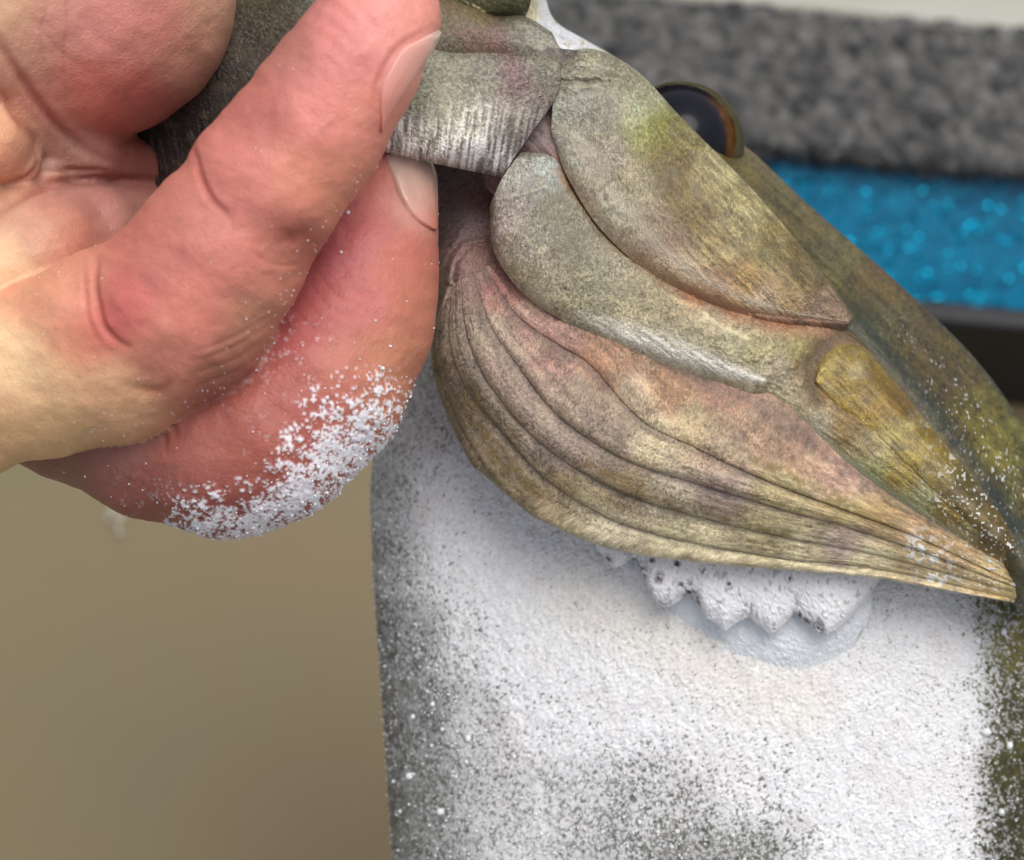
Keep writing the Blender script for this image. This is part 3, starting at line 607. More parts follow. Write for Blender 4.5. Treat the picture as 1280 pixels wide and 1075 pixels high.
def fringe_shade(px, py, u, v, h):
    o = caked((232, 231, 233), .35, 84)(px, py, u, v, h); q = 0
    for x, y, r_ in ((796, 700, 10), (802, 716, 8), (862, 740, 10), (869, 753, 7), (935, 760, 5), (998, 768, 6), (846, 706, 5), (824, 722, 5), (881, 716, 4), (851, 733, 5), (986, 722, 4), (940, 712, 4), (912, 730, 4), (815, 700, 4), (1022, 788, 8), (1008, 778, 6), (760, 700, 5)):
        q = np.maximum(q, np.exp(-((px-x)**2 + .5*(py-y)**2)/r_**2)*sst(.38, .56, fbm(px/4, py/5, 160, 2)))
    o['col'] = o['col']*(1-.9*q[..., None]) + .9*q[..., None]*lin((62, 26, 32)); o['dh'] = o['dh'] - 4*q; return o  # crevices and holes between filaments painted dark in the colour
L = loft([frow(0, -20), frow(.06, -4), frow(.5, 5), frow(.88, 2), frow(1.0, -8)], 1.2, 16)
grid_object("gill_fringe", L, fringe_shade, M_BODY, fish)

# ------------------------------------------------------------------ the hand: one smooth surface from blended tapered segments
def capsule(P, a, b, ra, rb):
    ab = b-a; t = np.clip(((P-a)@ab)/(ab@ab), 0, 1)
    return np.linalg.norm(P - a - t[..., None]*ab, axis=-1) - (ra + (rb-ra)*t)
def smin(a, b, k):
    h_ = np.clip(.5 + .5*(b-a)/k, 0, 1); return b*(1-h_) + a*h_ - k*h_*(1-h_)
CH = {
 'thumb': ([(486, 10, 205, 64), (463, 44, 212, 72), (430, 97, 215, 82), (385, 165, 212, 90), (330, 235, 208, 94), (272, 320, 196, 104), (225, 385, 180, 112), (140, 432, 140, 118), (55, 462, 105, 104), (-60, 510, 80, 92), (-220, 560, 60, 90)], 26),
 'index': ([(482, 232, -6, 60), (470, 262, 4, 74), (452, 330, 26, 92), (438, 405, 46, 100), (395, 480, 66, 108), (335, 540, 74, 108), (285, 562, 66, 104), (195, 545, 20, 100), (100, 512, -40, 88), (-40, 470, -90, 86), (-220, 440, -110, 90)], 26),
 'palm': ([(-240, -120, -10, 230), (-60, -40, -10, 220), (112, -12, -40, 184)], 30),
 'fold': ([(-140, 30, 40, 90), (20, 120, 10, 66), (104, 188, -56, 42), (190, 210, -170, 26)], 20),
 'wedge': ([(-160, 130, 90, 80), (-18, 176, 66, 52), (18, 200, 34, 34)], 14),
 'web': ([(-220, 420, 40, 150), (-70, 376, 40, 126), (40, 330, 26, 92), (108, 296, -24, 60), (180, 272, -150, 42)], 26),
 'strip': ([(-160, 290, 50, 60), (-10, 256, 22, 34), (60, 224, -10, 20), (150, 224, -130, 18)], 12)}
for k_ in CH:
    pts, kk = CH[k_]; CH[k_] = ([(at(p[0], p[1], p[2]), p[3]*(D0-p[2])/D0) for p in pts], kk)
def hand_sdf(P, ids=False):
    ds = []
    for nm in ('thumb', 'index', 'palm', 'fold', 'wedge', 'web', 'strip'):
        pts, kk = CH[nm]; d = None
        for (a, ra), (b, rb) in zip(pts[:-1], pts[1:]):
            e = capsule(P, a, b, ra, rb); d = e if d is None else smin(d, e, kk)
        ds.append(d)
    t, i, p, f, w_, b, s = ds
    r = smin(p, f, 22); r = smin(r, w_, 16); r = smin(r, s, 12); r = smin(r, b, 12)
    r = smin(r, smin(t, i, 7), 9)
    return (r, np.argmin(np.stack(ds), 0)) if ids else r

def nets(f, org, st):
    s = f < 0; nx, ny, nz = f.shape
    c8 = [(i, j, k) for i in (0, 1) for j in (0, 1) for k in (0, 1)]
    cnt = sum(s[i:nx-1+i, j:ny-1+j, k:nz-1+k].astype(np.int8) for i, j, k in c8)
    act = (cnt > 0) & (cnt < 8); ci = np.argwhere(act); vid = np.full(act.shape, -1, np.int64); vid[act] = np.arange(len(ci))
    acc = np.zeros((len(ci), 3)); n = np.zeros(len(ci))
    for a in c8:
        for axs in range(3):
            if a[axs] == 0:
                b = list(a); b[axs] = 1
                fa = f[ci[:, 0]+a[0], ci[:, 1]+a[1], ci[:, 2]+a[2]]; fb = f[ci[:, 0]+b[0], ci[:, 1]+b[1], ci[:, 2]+b[2]]
                m = (fa < 0) != (fb < 0); t = np.where(m, fa/(fa-fb+1e-12), 0)
                p = np.tile(np.array(a, float), (len(ci), 1)); p[:, axs] += t; acc[m] += p[m]; n[m] += 1
    V = org + (ci + acc/n[:, None])*st; Q = []
    for axs in range(3):
        o = [q for q in range(3) if q != axs]
        A_ = [slice(1, d-1) for d in f.shape]; A_[axs] = slice(0, f.shape[axs]-1); B_ = list(A_); B_[axs] = slice(1, f.shape[axs])
        sa, sb = s[tuple(A_)], s[tuple(B_)]; e = np.argwhere(sa != sb); flip = sa[tuple(e.T)]
        base = e.copy(); base[:, o[0]] += 1; base[:, o[1]] += 1
        def cell(d0, d1):
            q = base.copy(); q[:, o[0]] += d0; q[:, o[1]] += d1; return vid[q[:, 0], q[:, 1], q[:, 2]]
        q = np.stack([cell(-1, -1), cell(0, -1), cell(0, 0), cell(-1, 0)], -1)
        if axs == 1: flip = ~flip
        q[~flip] = q[~flip][:, ::-1]; Q.append(q)
    return V, np.vstack(Q)

def subdivide(V, Q):
    E = np.sort(np.stack([Q, np.roll(Q, -1, 1)], -1).reshape(-1, 2), 1)
    key = E[:, 0]*len(V) + E[:, 1]; uq, inv = np.unique(key, return_inverse=True)
    ev = (V[uq//len(V)] + V[uq % len(V)])/2; fv = V[Q].mean(1)
    inv = inv.reshape(-1, 4) + len(V); fc = np.arange(len(Q)) + len(V) + len(ev)
    NQ = [np.stack([Q[:, i], inv[:, i], fc, inv[:, i-1]], -1) for i in range(4)]
    return np.vstack([V, ev, fv]), np.vstack(NQ)

st_ = 5.4
lo = np.array([-725., -175., -215.]); hi = np.array([-60., 600., 330.])
gx = [np.arange(lo[i], hi[i], st_) for i in range(3)]
f = np.empty([len(g) for g in gx], np.float32)
GY, GZ = np.meshgrid(gx[1], gx[2], indexing='ij')
for i0 in range(0, len(gx[0]), 16):
    xs = gx[0][i0:i0+16]
    P = np.stack(np.broadcast_arrays(xs[:, None, None], GY[None], GZ[None]), -1).reshape(-1, 3)
    f[i0:i0+16] = hand_sdf(P).reshape(len(xs), *GY.shape)
f[0] = f[-1] = 9; f[:, 0] = f[:, -1] = 9; f[:, :, 0] = f[:, :, -1] = 9
HV, HQ = nets(f, lo, st_)
HV, HQ = subdivide(HV, HQ)
inside = np.all((HV > lo + 2.2*st_) & (HV < hi - 3.2*st_), 1)
def grad(P, e=1.0):
    g = np.stack([hand_sdf(P + np.eye(3)[i]*e) - hand_sdf(P - np.eye(3)[i]*e) for i in range(3)], -1)
    return g/(np.linalg.norm(g, axis=1, keepdims=True)+1e-9)
for _ in range(2):
    d = hand_sdf(HV); g = grad(HV); HV = HV - np.where(inside, np.clip(d, -4, 4), 0)[:, None]*g
_, hid = hand_sdf(HV, True); HN = grad(HV); hx, hy = toPx(HV)
facing = sst(-.1, .35, HN[:, 2])
dh = np.zeros(len(HV)); crk = np.zeros(len(HV))
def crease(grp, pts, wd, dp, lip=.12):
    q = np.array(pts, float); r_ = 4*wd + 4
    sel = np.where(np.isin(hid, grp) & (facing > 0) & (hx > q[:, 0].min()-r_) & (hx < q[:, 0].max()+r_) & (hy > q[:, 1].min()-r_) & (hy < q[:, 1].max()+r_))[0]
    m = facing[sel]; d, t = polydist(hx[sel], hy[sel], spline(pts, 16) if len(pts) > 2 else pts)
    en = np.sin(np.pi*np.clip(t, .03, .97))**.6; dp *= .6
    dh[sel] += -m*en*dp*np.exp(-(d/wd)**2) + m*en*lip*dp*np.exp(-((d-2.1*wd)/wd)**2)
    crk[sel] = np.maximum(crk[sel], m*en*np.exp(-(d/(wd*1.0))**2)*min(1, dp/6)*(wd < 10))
T_, I_, PM = [0], [1], [2, 3, 4, 5, 6]
crease(T_, [(240, 180), (248, 215), (262, 246), (288, 272)], 4.0, 9); crease(T_, [(225, 170), (250, 235), (300, 285)], 20, 5, 0)
crease(T_, [(121, 322), (117, 360), (124, 398), (140, 422), (160, 434)], 4.5, 10); crease(T_, [(107, 335), (104, 365), (110, 398), (122, 424)], 3.5, 4)
crease(T_, [(115, 315), (112, 370), (140, 430), (175, 445)], 22, 6, 0)
crease(T_, [(350, 292), (368, 296), (384, 292)], 8, 6); crease(T_, [(362, 302), (372, 306)], 4, 4)
crease(T_, [(310, 312), (335, 328), (362, 332), (386, 326)], 2.6, 2.2); crease(T_, [(300, 325), (325, 340), (350, 346)], 2.4, 1.4)
for yy in (396, 408, 424, 440, 456):
    crease(T_, [(238, yy+46), (262, yy+38), (296, yy+24), (338, yy-2)], 2.6, 2.0)
crease(T_, [(160, 482), (190, 492), (206, 488), (214, 474)], 6, 6); crease(T_, [(150, 500), (200, 470), (260, 470)], 30, 4, 0)
crease(I_, [(203, 500), (202, 530), (205, 560)], 3.6, 7); crease(I_, [(214, 498), (216, 530), (222, 552)], 3.5, 3.5); crease(I_, [(190, 505), (190, 545)], 4, 3); crease(I_, [(205, 480), (204, 540), (206, 580)], 22, 8, 0)
for k_ in range(5):
    crease(I_, [(356+k_*10, 402+k_*-16), (384+k_*9, 424-k_*14), (420+k_*8, 432-k_*12)], 2.6, 1.8)
crease(I_, [(430, 335), (455, 365), (500, 372)], 3, 1.5)
crease(PM, [(-10, 40), (28, 100), (70, 154), (108, 186), (150, 204)], 6, 12); crease(PM, [(-6, 100), (16, 138), (42, 176), (52, 206)], 5, 10)
crease(PM, [(48, 204), (74, 212), (104, 213), (140, 214)], 4, 8); crease(PM, [(52, 205), (34, 222), (8, 232)], 4, 8); crease(PM, [(-10, 272), (26, 248), (66, 229), (112, 224), (185, 224)], 5, 9)
crease(PM, [(82, -10), (84, 30), (80, 80), (84, 130)], 3, 2.5); crease(PM, [(60, 0), (52, 50), (60, 95)], 3, 2); crease(PM, [(40, 20), (70, 60), (110, 90)], 3, 1.5)
crease([5], [(112, 236), (126, 262), (140, 288)], 14, 10, .2)
# fold of skin beside the thumb nail
crease(T_, [(540, 34), (516, 48), (496, 62), (482, 84), (472, 108), (469, 140)], 4, 3, .8)
crease(I_, [(488, 206), (502, 244), (524, 276), (540, 286)], 4, 4, .6)
lump = (fbm(hx/38, hy/34, 90, 3)-.5)*6 + (fbm(hx/9, hy/8, 92, 2)-.5)*.45
al = (hx*.67 - hy*.74); ac = (hx*.74 + hy*.67)
micro = (fbm(ac/2.6, al/9, 93, 2)-.5)*.4
iw = (hid == 1)*(fbm(hx/3, hy/2.6, 94, 2)-.5)*.8
# finger-print ridges on the thumb pad
fp = (hid == 0)*np.exp(-(((hx-450)/70)**2 + ((hy-30)/70)**2))*np.sin(np.hypot(hx-360, (hy-150)*.8)/2.6)*.55
# powder on the index knuckle
pw_pts = [(478, 490, .55), (455, 530, .95), (440, 545, 1), (405, 580, 1), (370, 615, 1.02), (335, 648, 1), (300, 662, 1), (262, 655, .95), (235, 640, .7), (430, 490, .5), (400, 515, .52), (375, 552, .60), (340, 585, .50), (300, 615, .42), (265, 622, .42), (200, 620, .25), (170, 600, .2), (400, 455, .25), (350, 510, .2), (320, 560, .2), (280, 580, .12),
          (230, 580, .1), (150, 560, .06), (450, 430, .14), (500, 440, .15), (100, 580, .03), (490, 350, .1), (430, 330, .0), (40, 560, 0)]
pd = blend(hx, hy, pw_pts, 24)*(hid == 1)
pn = .62*fbm(hx/2.7, hy/2.7, 96, 2, .7) + .38*fbm(hx/11, hy/9, 97, 2)
pa = sst(-.06, .10, pd*.80 - (.5 + 2.5*(pn-.5)) - .09)*sst(.12, .45, pd)*(hid == 1)
HVd = HV + HN*(.85*dh + lump + micro + iw + fp + pa*(1.2 + 4*(fbm(hx/5, hy/5, 98, 3)-.4)))[:, None]
skin_cols = {0: [(530, 30, (236, 150, 132)), (480, 30, (226, 142, 130)), (430, 60, (214, 126, 116)), (360, 70, (184, 112, 98)), (400, 130, (216, 126, 114)), (330, 130, (190, 108, 94)), (450, 150, (222, 136, 116)), (300, 220, (204, 118, 104)), (380, 230, (220, 136, 112)), (420, 240, (214, 134, 108)), (250, 260, (196, 116, 100)), (300, 320, (206, 120, 104)), (350, 330, (200, 122, 100)), (370, 295, (160, 86, 72)), (200, 320, (196, 112, 98)),
                 (240, 390, (210, 122, 104)), (150, 380, (206, 108, 98)), (128, 400, (196, 92, 84)), (320, 400, (190, 124, 98)), (290, 460, (168, 104, 84)), (200, 440, (206, 126, 104)), (100, 370, (220, 142, 116)), (60, 370, (224, 150, 118)), (88, 430, (206, 128, 100)), (60, 470, (250, 194, 146)), (20, 450, (252, 200, 152)), (140, 490, (222, 164, 124)), (60, 530, (236, 182, 134)), (10, 540, (230, 176, 128)), (-60, 500, (246, 190, 144))],  # yellow thumb base lightened in colour to offset its downward-facing shade
             1: [(520, 240, (206, 142, 124)), (470, 230, (209, 117, 102)), (450, 280, (196, 102, 96)), (420, 330, (188, 94, 92)), (500, 330, (196, 107, 89)), (530, 380, (188, 109, 86)), (450, 380, (190, 97, 89)), (380, 420, (177, 87, 83)), (480, 440, (196, 120, 92)), (420, 450, (188, 105, 86)), (360, 490, (175, 89, 76)), (300, 520, (168, 87, 74)), (320, 570, (166, 84, 69)), (240, 560, (170, 92, 79)), (200, 600, (159, 87, 76)), (150, 560, (155, 94, 84)), (80, 560, (148, 97, 86)), (280, 630, (157, 80, 69))],  # shade of the underside is mixed into the index skin colour
             2: [(270, 10, (206, 150, 122)), (240, 60, (196, 134, 112)), (200, 30, (204, 128, 112)), (120, 40, (206, 130, 116)), (60, 30, (208, 140, 122)), (100, 110, (206, 118, 100)), (160, 140, (184, 100, 88)), (180, 180, (160, 92, 80)), (40, 70, (196, 140, 116)), (20, 20, (214, 162, 128)), (60, 120, (196, 132, 114)), (0, 170, (222, 160, 122)), (20, 210, (208, 144, 116)), (60, 195, (180, 136, 118)), (100, 215, (168, 124, 108)),
                 (10, 250, (196, 142, 114)), (60, 250, (200, 130, 114)), (120, 240, (176, 110, 100)), (150, 270, (180, 120, 106)), (60, 290, (204, 146, 118)), (0, 330, (226, 178, 136)), (20, 400, (230, 184, 140)), (100, 300, (196, 120, 100)), (-80, 300, (226, 170, 130))]}
HC = np.zeros((len(HV), 3))
gi = np.where(hid >= 2, 2, hid)
for g_ in (0, 1, 2):
    m = gi == g_; HC[m] = colours(hx[m], hy[m], skin_cols[g_], 50)
HC = HC*(1 + .16*(fbm(hx/16, hy/14, 100, 3)-.5) + .14*(fbm(hx/4, hy/4, 101, 2)-.5))[:, None]
HC = HC*np.array([.99, 1.10, 1.15])*np.where((gi == 1)[:, None], np.array([.96, 1.04, 1.05]), 1.0)*np.where(gi == 1, 1.03, 1.0)[:, None]
red = (1 - .22*crk)[:, None]*np.array([1, 1, 1]) * (1 - crk[:, None]*np.array([0, .22, .22])); HC = HC*red  # creases painted darker as well as redder
HC = HC*(1-pa[:, None]) + pa[:, None]*lin((236, 232, 236))*(1 + .1*(pn-.5))[:, None]
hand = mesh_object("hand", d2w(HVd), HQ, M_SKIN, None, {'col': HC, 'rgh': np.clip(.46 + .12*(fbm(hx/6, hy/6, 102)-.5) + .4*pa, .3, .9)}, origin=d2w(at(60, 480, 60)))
tag(hand, "bare reddish hand pinching the fish's lip between thumb and index finger", "hand")

def skin_h(px, py):
    """height of the hand's surface along the sight line"""
    hs_ = np.arange(330, -160, -1.0); P = at(np.asarray(px)[:, None], np.asarray(py)[:, None], hs_[None])
    d = hand_sdf(P.reshape(-1, 3)).reshape(len(px), -1); hit = (d < 0).argmax(1); ok = (d < 0).any(1)
    return np.where(ok, hs_[hit], hs_[d.argmin(1)])
def nail(left, right, lift, tones):
    """plate wrapped over the finger tip: a grid pushed on to the skin and lifted a little, its rim sunk in"""
    l = spline(left, 14); r = spline(right, 14); T = np.array([0, .05, .14, .3, .5, .7, .86, .95, 1]); rows = []
    for t in T:
        q = l*(1-t) + r*t; P = at(q[:, 0], q[:, 1], skin_h(q[:, 0], q[:, 1]))
        w_ = np.linspace(0, 1, 14); li = lift*(1 if .1 < t < .9 else .75 if .04 < t < .96 else -.6) + 1.6*math.sin(math.pi*t)
        for _ in range(6): P = P - (hand_sdf(P) - li)[:, None]*grad(P)
        x_, y_ = toPx(P); rows.append(np.c_[x_, y_, P[:, 2]])
    A_ = [lin(c) for c in tones]
    def sh(px, py, u, v, h):
        x = u*3; c = np.zeros(px.shape+(3,))
        for k in range(4): c += A_[k]*np.clip(1-np.abs(x-k), 0, 1)[..., None]
        rg = fbm(v*14, u*1.2, 104, 2)-.5
        return dict(col=c*(1+.12*rg)[..., None], rgh=.26, dh=.5*rg)
    return grid_object("fingernail", loft(rows, 1.2, 5), sh, M_NAIL, hand)
nail([(546, 37), (522, 50), (501, 62), (487, 84), (477, 106), (474, 130), (475, 148)], [(554, 44), (541, 61), (527, 81), (511, 105), (495, 129), (483, 149), (475, 166)], 3.2, ((242, 214, 198), (228, 172, 158), (222, 156, 142), (216, 138, 122)))
nail([(480, 196), (490, 222), (501, 246), (513, 266), (525, 279), (537, 286)], [(546, 196), (547, 215), (547, 235), (547, 255), (546, 274), (544, 288)], 3.4, ((206, 178, 164), (208, 172, 156), (214, 160, 144), (210, 126, 108)))

# ------------------------------------------------------------------ loose powder (uncountable grains)
g_ = (1+5**.5)/2
IV = np.array([(-1, g_, 0), (1, g_, 0), (-1, -g_, 0), (1, -g_, 0), (0, -1, g_), (0, 1, g_), (0, -1, -g_), (0, 1, -g_), (g_, 0, -1), (g_, 0, 1), (-g_, 0, -1), (-g_, 0, 1)], float)/math.hypot(1, g_)
IF = np.array([(0, 11, 5), (0, 5, 1), (0, 1, 7), (0, 7, 10), (0, 10, 11), (1, 5, 9), (5, 11, 4), (11, 10, 2), (10, 7, 6), (7, 1, 8), (3, 9, 4), (3, 4, 2), (3, 2, 6), (3, 6, 8), (3, 8, 9), (4, 9, 5), (2, 4, 11), (6, 2, 10), (8, 6, 7), (9, 8, 1)])
def grains(name, C, R, label, origin, tone=(240, 240, 242)):
    n = len(C); V = IV[None]*(1 + .35*(RNG.random((n, 12, 1))-.5))*R[:, None, None]*(.75 + .5*RNG.random((n, 1, 3)))
    V = (V + C[:, None]).reshape(-1, 3); F = (IF[None] + 12*np.arange(n)[:, None, None]).reshape(-1, 3)
    cc = np.repeat(lin(tone)[None]*(.86 + .16*RNG.random((n, 1))), 12, 0)
    o = mesh_object(name, d2w(V), F, M_POW, None, {'col': cc, 'rgh': np.full(len(V), .85)}, origin=origin)
    tag(o, label, "powder", None, 'stuff'); return o
# on the flank
G = BODY[0]; N = 220000
i0 = RNG.integers(2, G.shape[0]-2, N); j0 = RNG.integers(0, G.shape[1], N)
p = G[i0, j0] + np.c_[RNG.normal(0, .8, (N, 2)), np.zeros(N)]
dn = body_dens(p[:, 0], p[:, 1]); cl = fbm(p[:, 0]/9, p[:, 1]/9, 73, 2)
ok = (RNG.random(N) < np.clip((.10*dn**1.7 + .22*np.clip(dn-.08, 0, 1)*np.clip(1.0-dn, 0, 1))*(.3 + 1.5*cl), 0, .25)) & (p[:, 1] > 440) & (p[:, 1] < 1090) & (p[:, 0] < 1290)
p = p[ok]; R = .8 + RNG.exponential(.36, len(p)); R = np.minimum(R, 3.6); p[:, 2] += 3 + R*.4
extra = np.array([(512, 970, -300, 6.5), (513, 991, -300, 4.5), (551, 1015, -250, 6), (516, 896, -300, 3.8), (525, 610, -245, 5.5), (1233, 915, -235, 7), (1254, 790, -250, 5), (585, 923, -210, 5), (541, 880, -260, 3.5), (1252, 1015, -255, 5), (1222, 800, -222, 6), (1262, 932, -262, 4.5), (470, 655, -360, 3)])
for q in extra:
    k_ = np.argmin((G[..., 0]-q[0])**2 + (G[..., 1]-q[1])**2); q[2] = G.reshape(-1, 3)[k_, 2] + q[3]*.7
P = np.vstack([at(p[:, 0], p[:, 1], p[:, 2]), at(extra[:, 0], extra[:, 1], extra[:, 2])])
grains("loose_powder", P, np.r_[R, extra[:, 3]], "white powder grains scattered over the hanging fish's flank", d2w(at(860, 900, -150)))
# on the hand
N = 90000; k_ = RNG.integers(0, len(HV), N)
xx, yy = hx[k_], hy[k_]; thd = np.exp(-(polydist(xx, yy, [(455, 215), (400, 300), (345, 400), (320, 460), (270, 492), (200, 510), (130, 540)])[0]/26)**2)
prob = np.where(hid[k_] == 1, .20*np.clip(pd[k_], 0, 1)**2.0 + .004, np.where(hid[k_] == 0, .003 + .03*thd, .0))
ok = (RNG.random(N) < prob) & (HN[k_, 2] > -.2) & (HV[k_, 0] < -75); k_ = k_[ok]
R = .6 + RNG.exponential(.34, len(k_))*(hid[k_] == 1) + RNG.random(len(k_))*.4; R = np.minimum(R, 2.6)
grains("loose_powder", HVd[k_] + HN[k_]*(R*.4)[:, None], R, "white powder grains clinging to the index finger's knuckle", d2w(at(330, 600, 120)))

# ------------------------------------------------------------------ the boat behind, out of focus
UP = np.array([0, CP, SP]); 
def ray(px, py): return np.array([(px-640)/D0, (537.5-py)/D0, -1.0])
ORG = np.array([0, 0, D0])
def hit(px, py, n, p0):
    r_ = ray(px, py); return ORG + r_*(((p0-ORG)@n)/(r_@n))
foot = ORG + ray(1280, 488)*5200                           # where the step meets the floor
yaw = math.radians(-6.5)
fw0 = np.array([0, SP, -CP]); rt0 = np.array([1., 0, 0])
RT = rt0*math.cos(yaw) + fw0*math.sin(yaw); FW = -rt0*math.sin(yaw) + fw0*math.cos(yaw)
def slab(name, a, u_, v_, n_, mat, label=None, cat=None, kind=None, bev=12):
    """box from corner a along three vectors"""
    import bmesh
    bm = bmesh.new(); vs_ = {}
    for i in (0, 1):
        for j in (0, 1):
            for k in (0, 1): vs_[i, j, k] = bm.verts.new(a + u_*i + v_*j + n_*k)
    for q in (((0, 0, 0), (1, 0, 0), (1, 1, 0), (0, 1, 0)), ((0, 0, 1), (0, 1, 1), (1, 1, 1), (1, 0, 1)), ((0, 0, 0), (0, 0, 1), (1, 0, 1), (1, 0, 0)), ((0, 1, 0), (1, 1, 0), (1, 1, 1), (0, 1, 1)), ((0, 0, 0), (0, 1, 0), (0, 1, 1), (0, 0, 1)), ((1, 0, 0), (1, 0, 1), (1, 1, 1), (1, 1, 0))):
        bm.faces.new([vs_[x] for x in q])
    bmesh.ops.recalc_face_normals(bm, faces=bm.faces)
    if bev: bmesh.ops.bevel(bm, geom=list(bm.edges), offset=bev, segments=3, affect='EDGES', profile=.5)
    V = d2w(np.array([v.co[:] for v in bm.verts])); org = V.mean(0)
    for v, c_ in zip(bm.verts, V): v.co = c_ - org
    me = bpy.data.meshes.new(name); bm.to_mesh(me); bm.free(); me.materials.append(mat)
    o = bpy.data.objects.new(name, me); o.location = org; col.objects.link(o)
    return tag(o, label, cat, None, kind)

def noise_mat(name, ramp, scale, rough, detail=4, spec=.4, bump=0, dist=.002, metal=0, coat=0, stretch=None):
    m, t, b = mat_new(name); tc = nd(t, 'ShaderNodeTexCoord'); n = nd(t, 'ShaderNodeTexNoise', Scale=scale, Detail=detail)
    if stretch:
        mp = nd(t, 'ShaderNodeMapping'); mp.inputs['Scale'].default_value = stretch
        t.links.new(tc.outputs['Object'], mp.inputs['Vector']); t.links.new(mp.outputs[0], n.inputs['Vector'])
    else: t.links.new(tc.outputs['Object'], n.inputs['Vector'])
    r = nd(t, 'ShaderNodeValToRGB'); el = r.color_ramp.elements
    while len(el) < len(ramp): el.new(.5)
    for e, (p_, c_) in zip(el, ramp): e.position = p_; e.color = (*lin(c_), 1)
    t.links.new(n.outputs['Fac'], r.inputs['Fac']); t.links.new(r.outputs['Color'], b.inputs['Base Color'])
    b.inputs['Roughness'].default_value = rough; b.inputs['Specular IOR Level'].default_value = spec; b.inputs['Metallic'].default_value = metal
    b.inputs['Coat Weight'].default_value = coat
    if bump:
        bp = nd(t, 'ShaderNodeBump', Strength=bump, Distance=dist); t.links.new(n.outputs['Fac'], bp.inputs['Height']); t.links.new(bp.outputs[0], b.inputs['Normal'])
    return m
M_FLOOR = noise_mat("tan_deck_paint", [(.3, (122, 102, 73)), (.5, (119, 104, 72)), (.7, (114, 105, 75))], 18, .5, 3)
M_CARPET = noise_mat("grey_carpet", [(.3, (46, 46, 46)), (.5, (78, 79, 78)), (.72, (106, 107, 105))], 620, .95, 5, .1, bump=1.0, dist=.004)
M_BLUE = noise_mat("blue_flake_paint", [(.3, (0, 92, 126)), (.55, (0, 114, 152)), (.75, (2, 138, 172))], 260, .3, 4, .4)
M_BLACK = noise_mat("black_rubber", [(.3, (18, 18, 22)), (.7, (34, 34, 38))], 60, .55)
M_WHITE = noise_mat("off_white_gelcoat", [(.3, (158, 156, 144)), (.7, (170, 168, 158))], 25, .4)
flr = slab("floor", foot - UP*60 - RT*6000 - FW*5000, RT*10000, FW*5400, UP*60, M_FLOOR, None, None, 'structure', 0)
y1 = hit(1280, 412, FW, foot - FW*40)                       # top of the black trim
hb = (y1-foot)@UP
slab("rubber_trim", foot - FW*40 - RT*5200, RT*6500, FW*50, UP*hb, M_BLACK, "black rubber strip along the bottom of the blue panel", "trim", None, 14)
TL = math.radians(58); SLP = UP*math.cos(TL) + FW*math.sin(TL); SN = UP*math.sin(TL) - FW*math.cos(TL)    # the panel leans back
y2 = hit(1280, 218, SN, foot); hp = (y2-foot)@SLP
PANEL0 = foot + FW*14 - RT*5200
slab("hull_panel", PANEL0, RT*6500, SLP*hp, SN*-120, M_BLUE, "glittering blue metal flake panel below the grey carpet", "panel", None, 10)
topl = foot + SLP*hp; y3 = hit(1280, 46, UP, topl + UP*46); dp = (y3-topl)@FW
CARP0 = topl - FW*6 - RT*5200
slab("carpeted_ledge", CARP0, RT*6500, FW*(dp+6), UP*46, M_CARPET, "mottled grey carpet covering the ledge above the blue panel", "carpet", None, 22)
slab("gunwale", topl + FW*(dp+3) - RT*5200, RT*6500, FW*600, UP*62, M_WHITE, "off white strip behind the grey carpet at the top edge", "gunwale", None, 26)
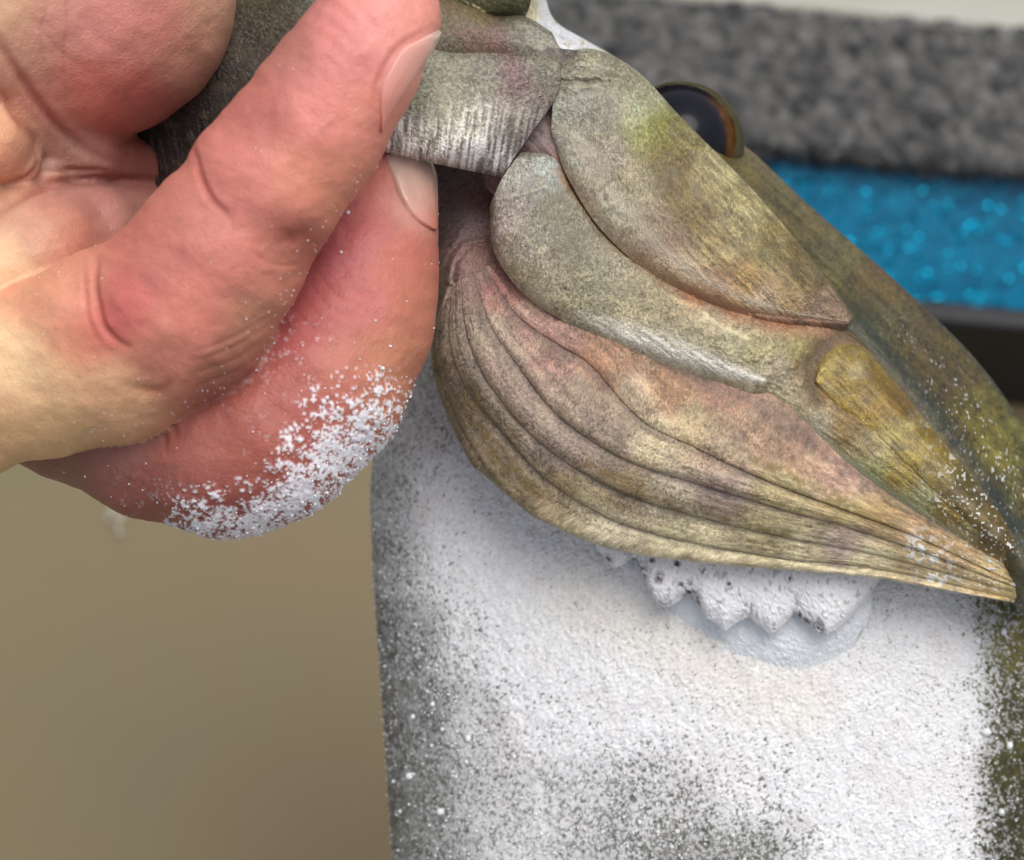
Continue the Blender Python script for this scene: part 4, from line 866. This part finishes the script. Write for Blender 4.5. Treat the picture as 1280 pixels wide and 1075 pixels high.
# carpet pile tufts (uncountable)
N = 6000
q = CARP0 + RT*(3200 + RNG.random((N, 1))*3300) + FW*(RNG.random((N, 1))*dp) + UP*46
mfront = RNG.random(N) < .22; q[mfront] = (CARP0 + RT*(3200 + RNG.random((N, 1))*3300) + UP*(6 + RNG.random((N, 1))*40))[mfront]
pile = fbm(RNG.random(N)*90, RNG.random(N)*90, 110, 1)
n = N; V = IV[None]*(14 + 16*RNG.random((n, 1, 1)))*(.6 + .8*RNG.random((n, 1, 3))); V = (V + q[:, None]).reshape(-1, 3); F = (IF[None] + 12*np.arange(n)[:, None, None]).reshape(-1, 3)
clump = fbm((q@RT)/38, (q@FW + q@UP)/38, 111, 3); sh_ = np.clip(.45 + .6*(clump-.5) + 1.0*(pile-.5), .05, 1)
cc = lin((56, 56, 57))[None]*(1-sh_[:, None]) + lin((118, 117, 114))[None]*sh_[:, None]
tag(mesh_object("carpet_pile", d2w(V), F, M_POW, None, {'col': np.repeat(cc, 12, 0), 'rgh': np.full(len(V), .95)}), "tufts of grey pile on the carpeted ledge", "carpet", None, 'stuff')
# metal flakes in the blue paint (uncountable)
N = 2600
q = PANEL0 + RT*(4000 + RNG.random((N, 1))*2500) + SLP*(RNG.random((N, 1))*hp) + SN*1.5
nn = SN + RNG.normal(0, .33, (N, 3)); nn /= np.linalg.norm(nn, axis=1, keepdims=True)
t1 = np.cross(nn, UP); t1 /= np.linalg.norm(t1, axis=1, keepdims=True); t2 = np.cross(nn, t1)
ang = np.arange(6)*math.pi/3; sz = 4 + 6*RNG.random((N, 1, 1))
ringv = q[:, None] + (t1[:, None]*np.cos(ang)[None, :, None] + t2[:, None]*np.sin(ang)[None, :, None])*sz
V = np.concatenate([ringv - nn[:, None]*4, (q + nn*2)[:, None]], 1).reshape(-1, 3)
F = np.array([(i, (i+1) % 6, 6) for i in range(6)]); F = (F[None] + 7*np.arange(N)[:, None, None]).reshape(-1, 3)
m, t, b = mat_new("metal_flake"); b.inputs['Base Color'].default_value = (*lin((8, 140, 176)), 1); b.inputs['Metallic'].default_value = 1; b.inputs['Roughness'].default_value = .25
o = mesh_object("metal_flake", d2w(V), F, m, None, None, smooth=False); tag(o, "cyan metal flakes glinting in the blue panel's paint", "glitter", None, 'stuff')
# blurred crumbs of powder on the floor
q = np.array([hit(x, y, UP, foot) for x, y in ((140, 640), (152, 648), (146, 658), (158, 636), (134, 650), (150, 668))])
grains("floor_crumb", q + UP*4, np.array([16, 14, 12, 10, 9, 12.]), "blurred pale crumbs of powder on the tan floor below the hand", d2w(q).mean(0), (176, 166, 146))
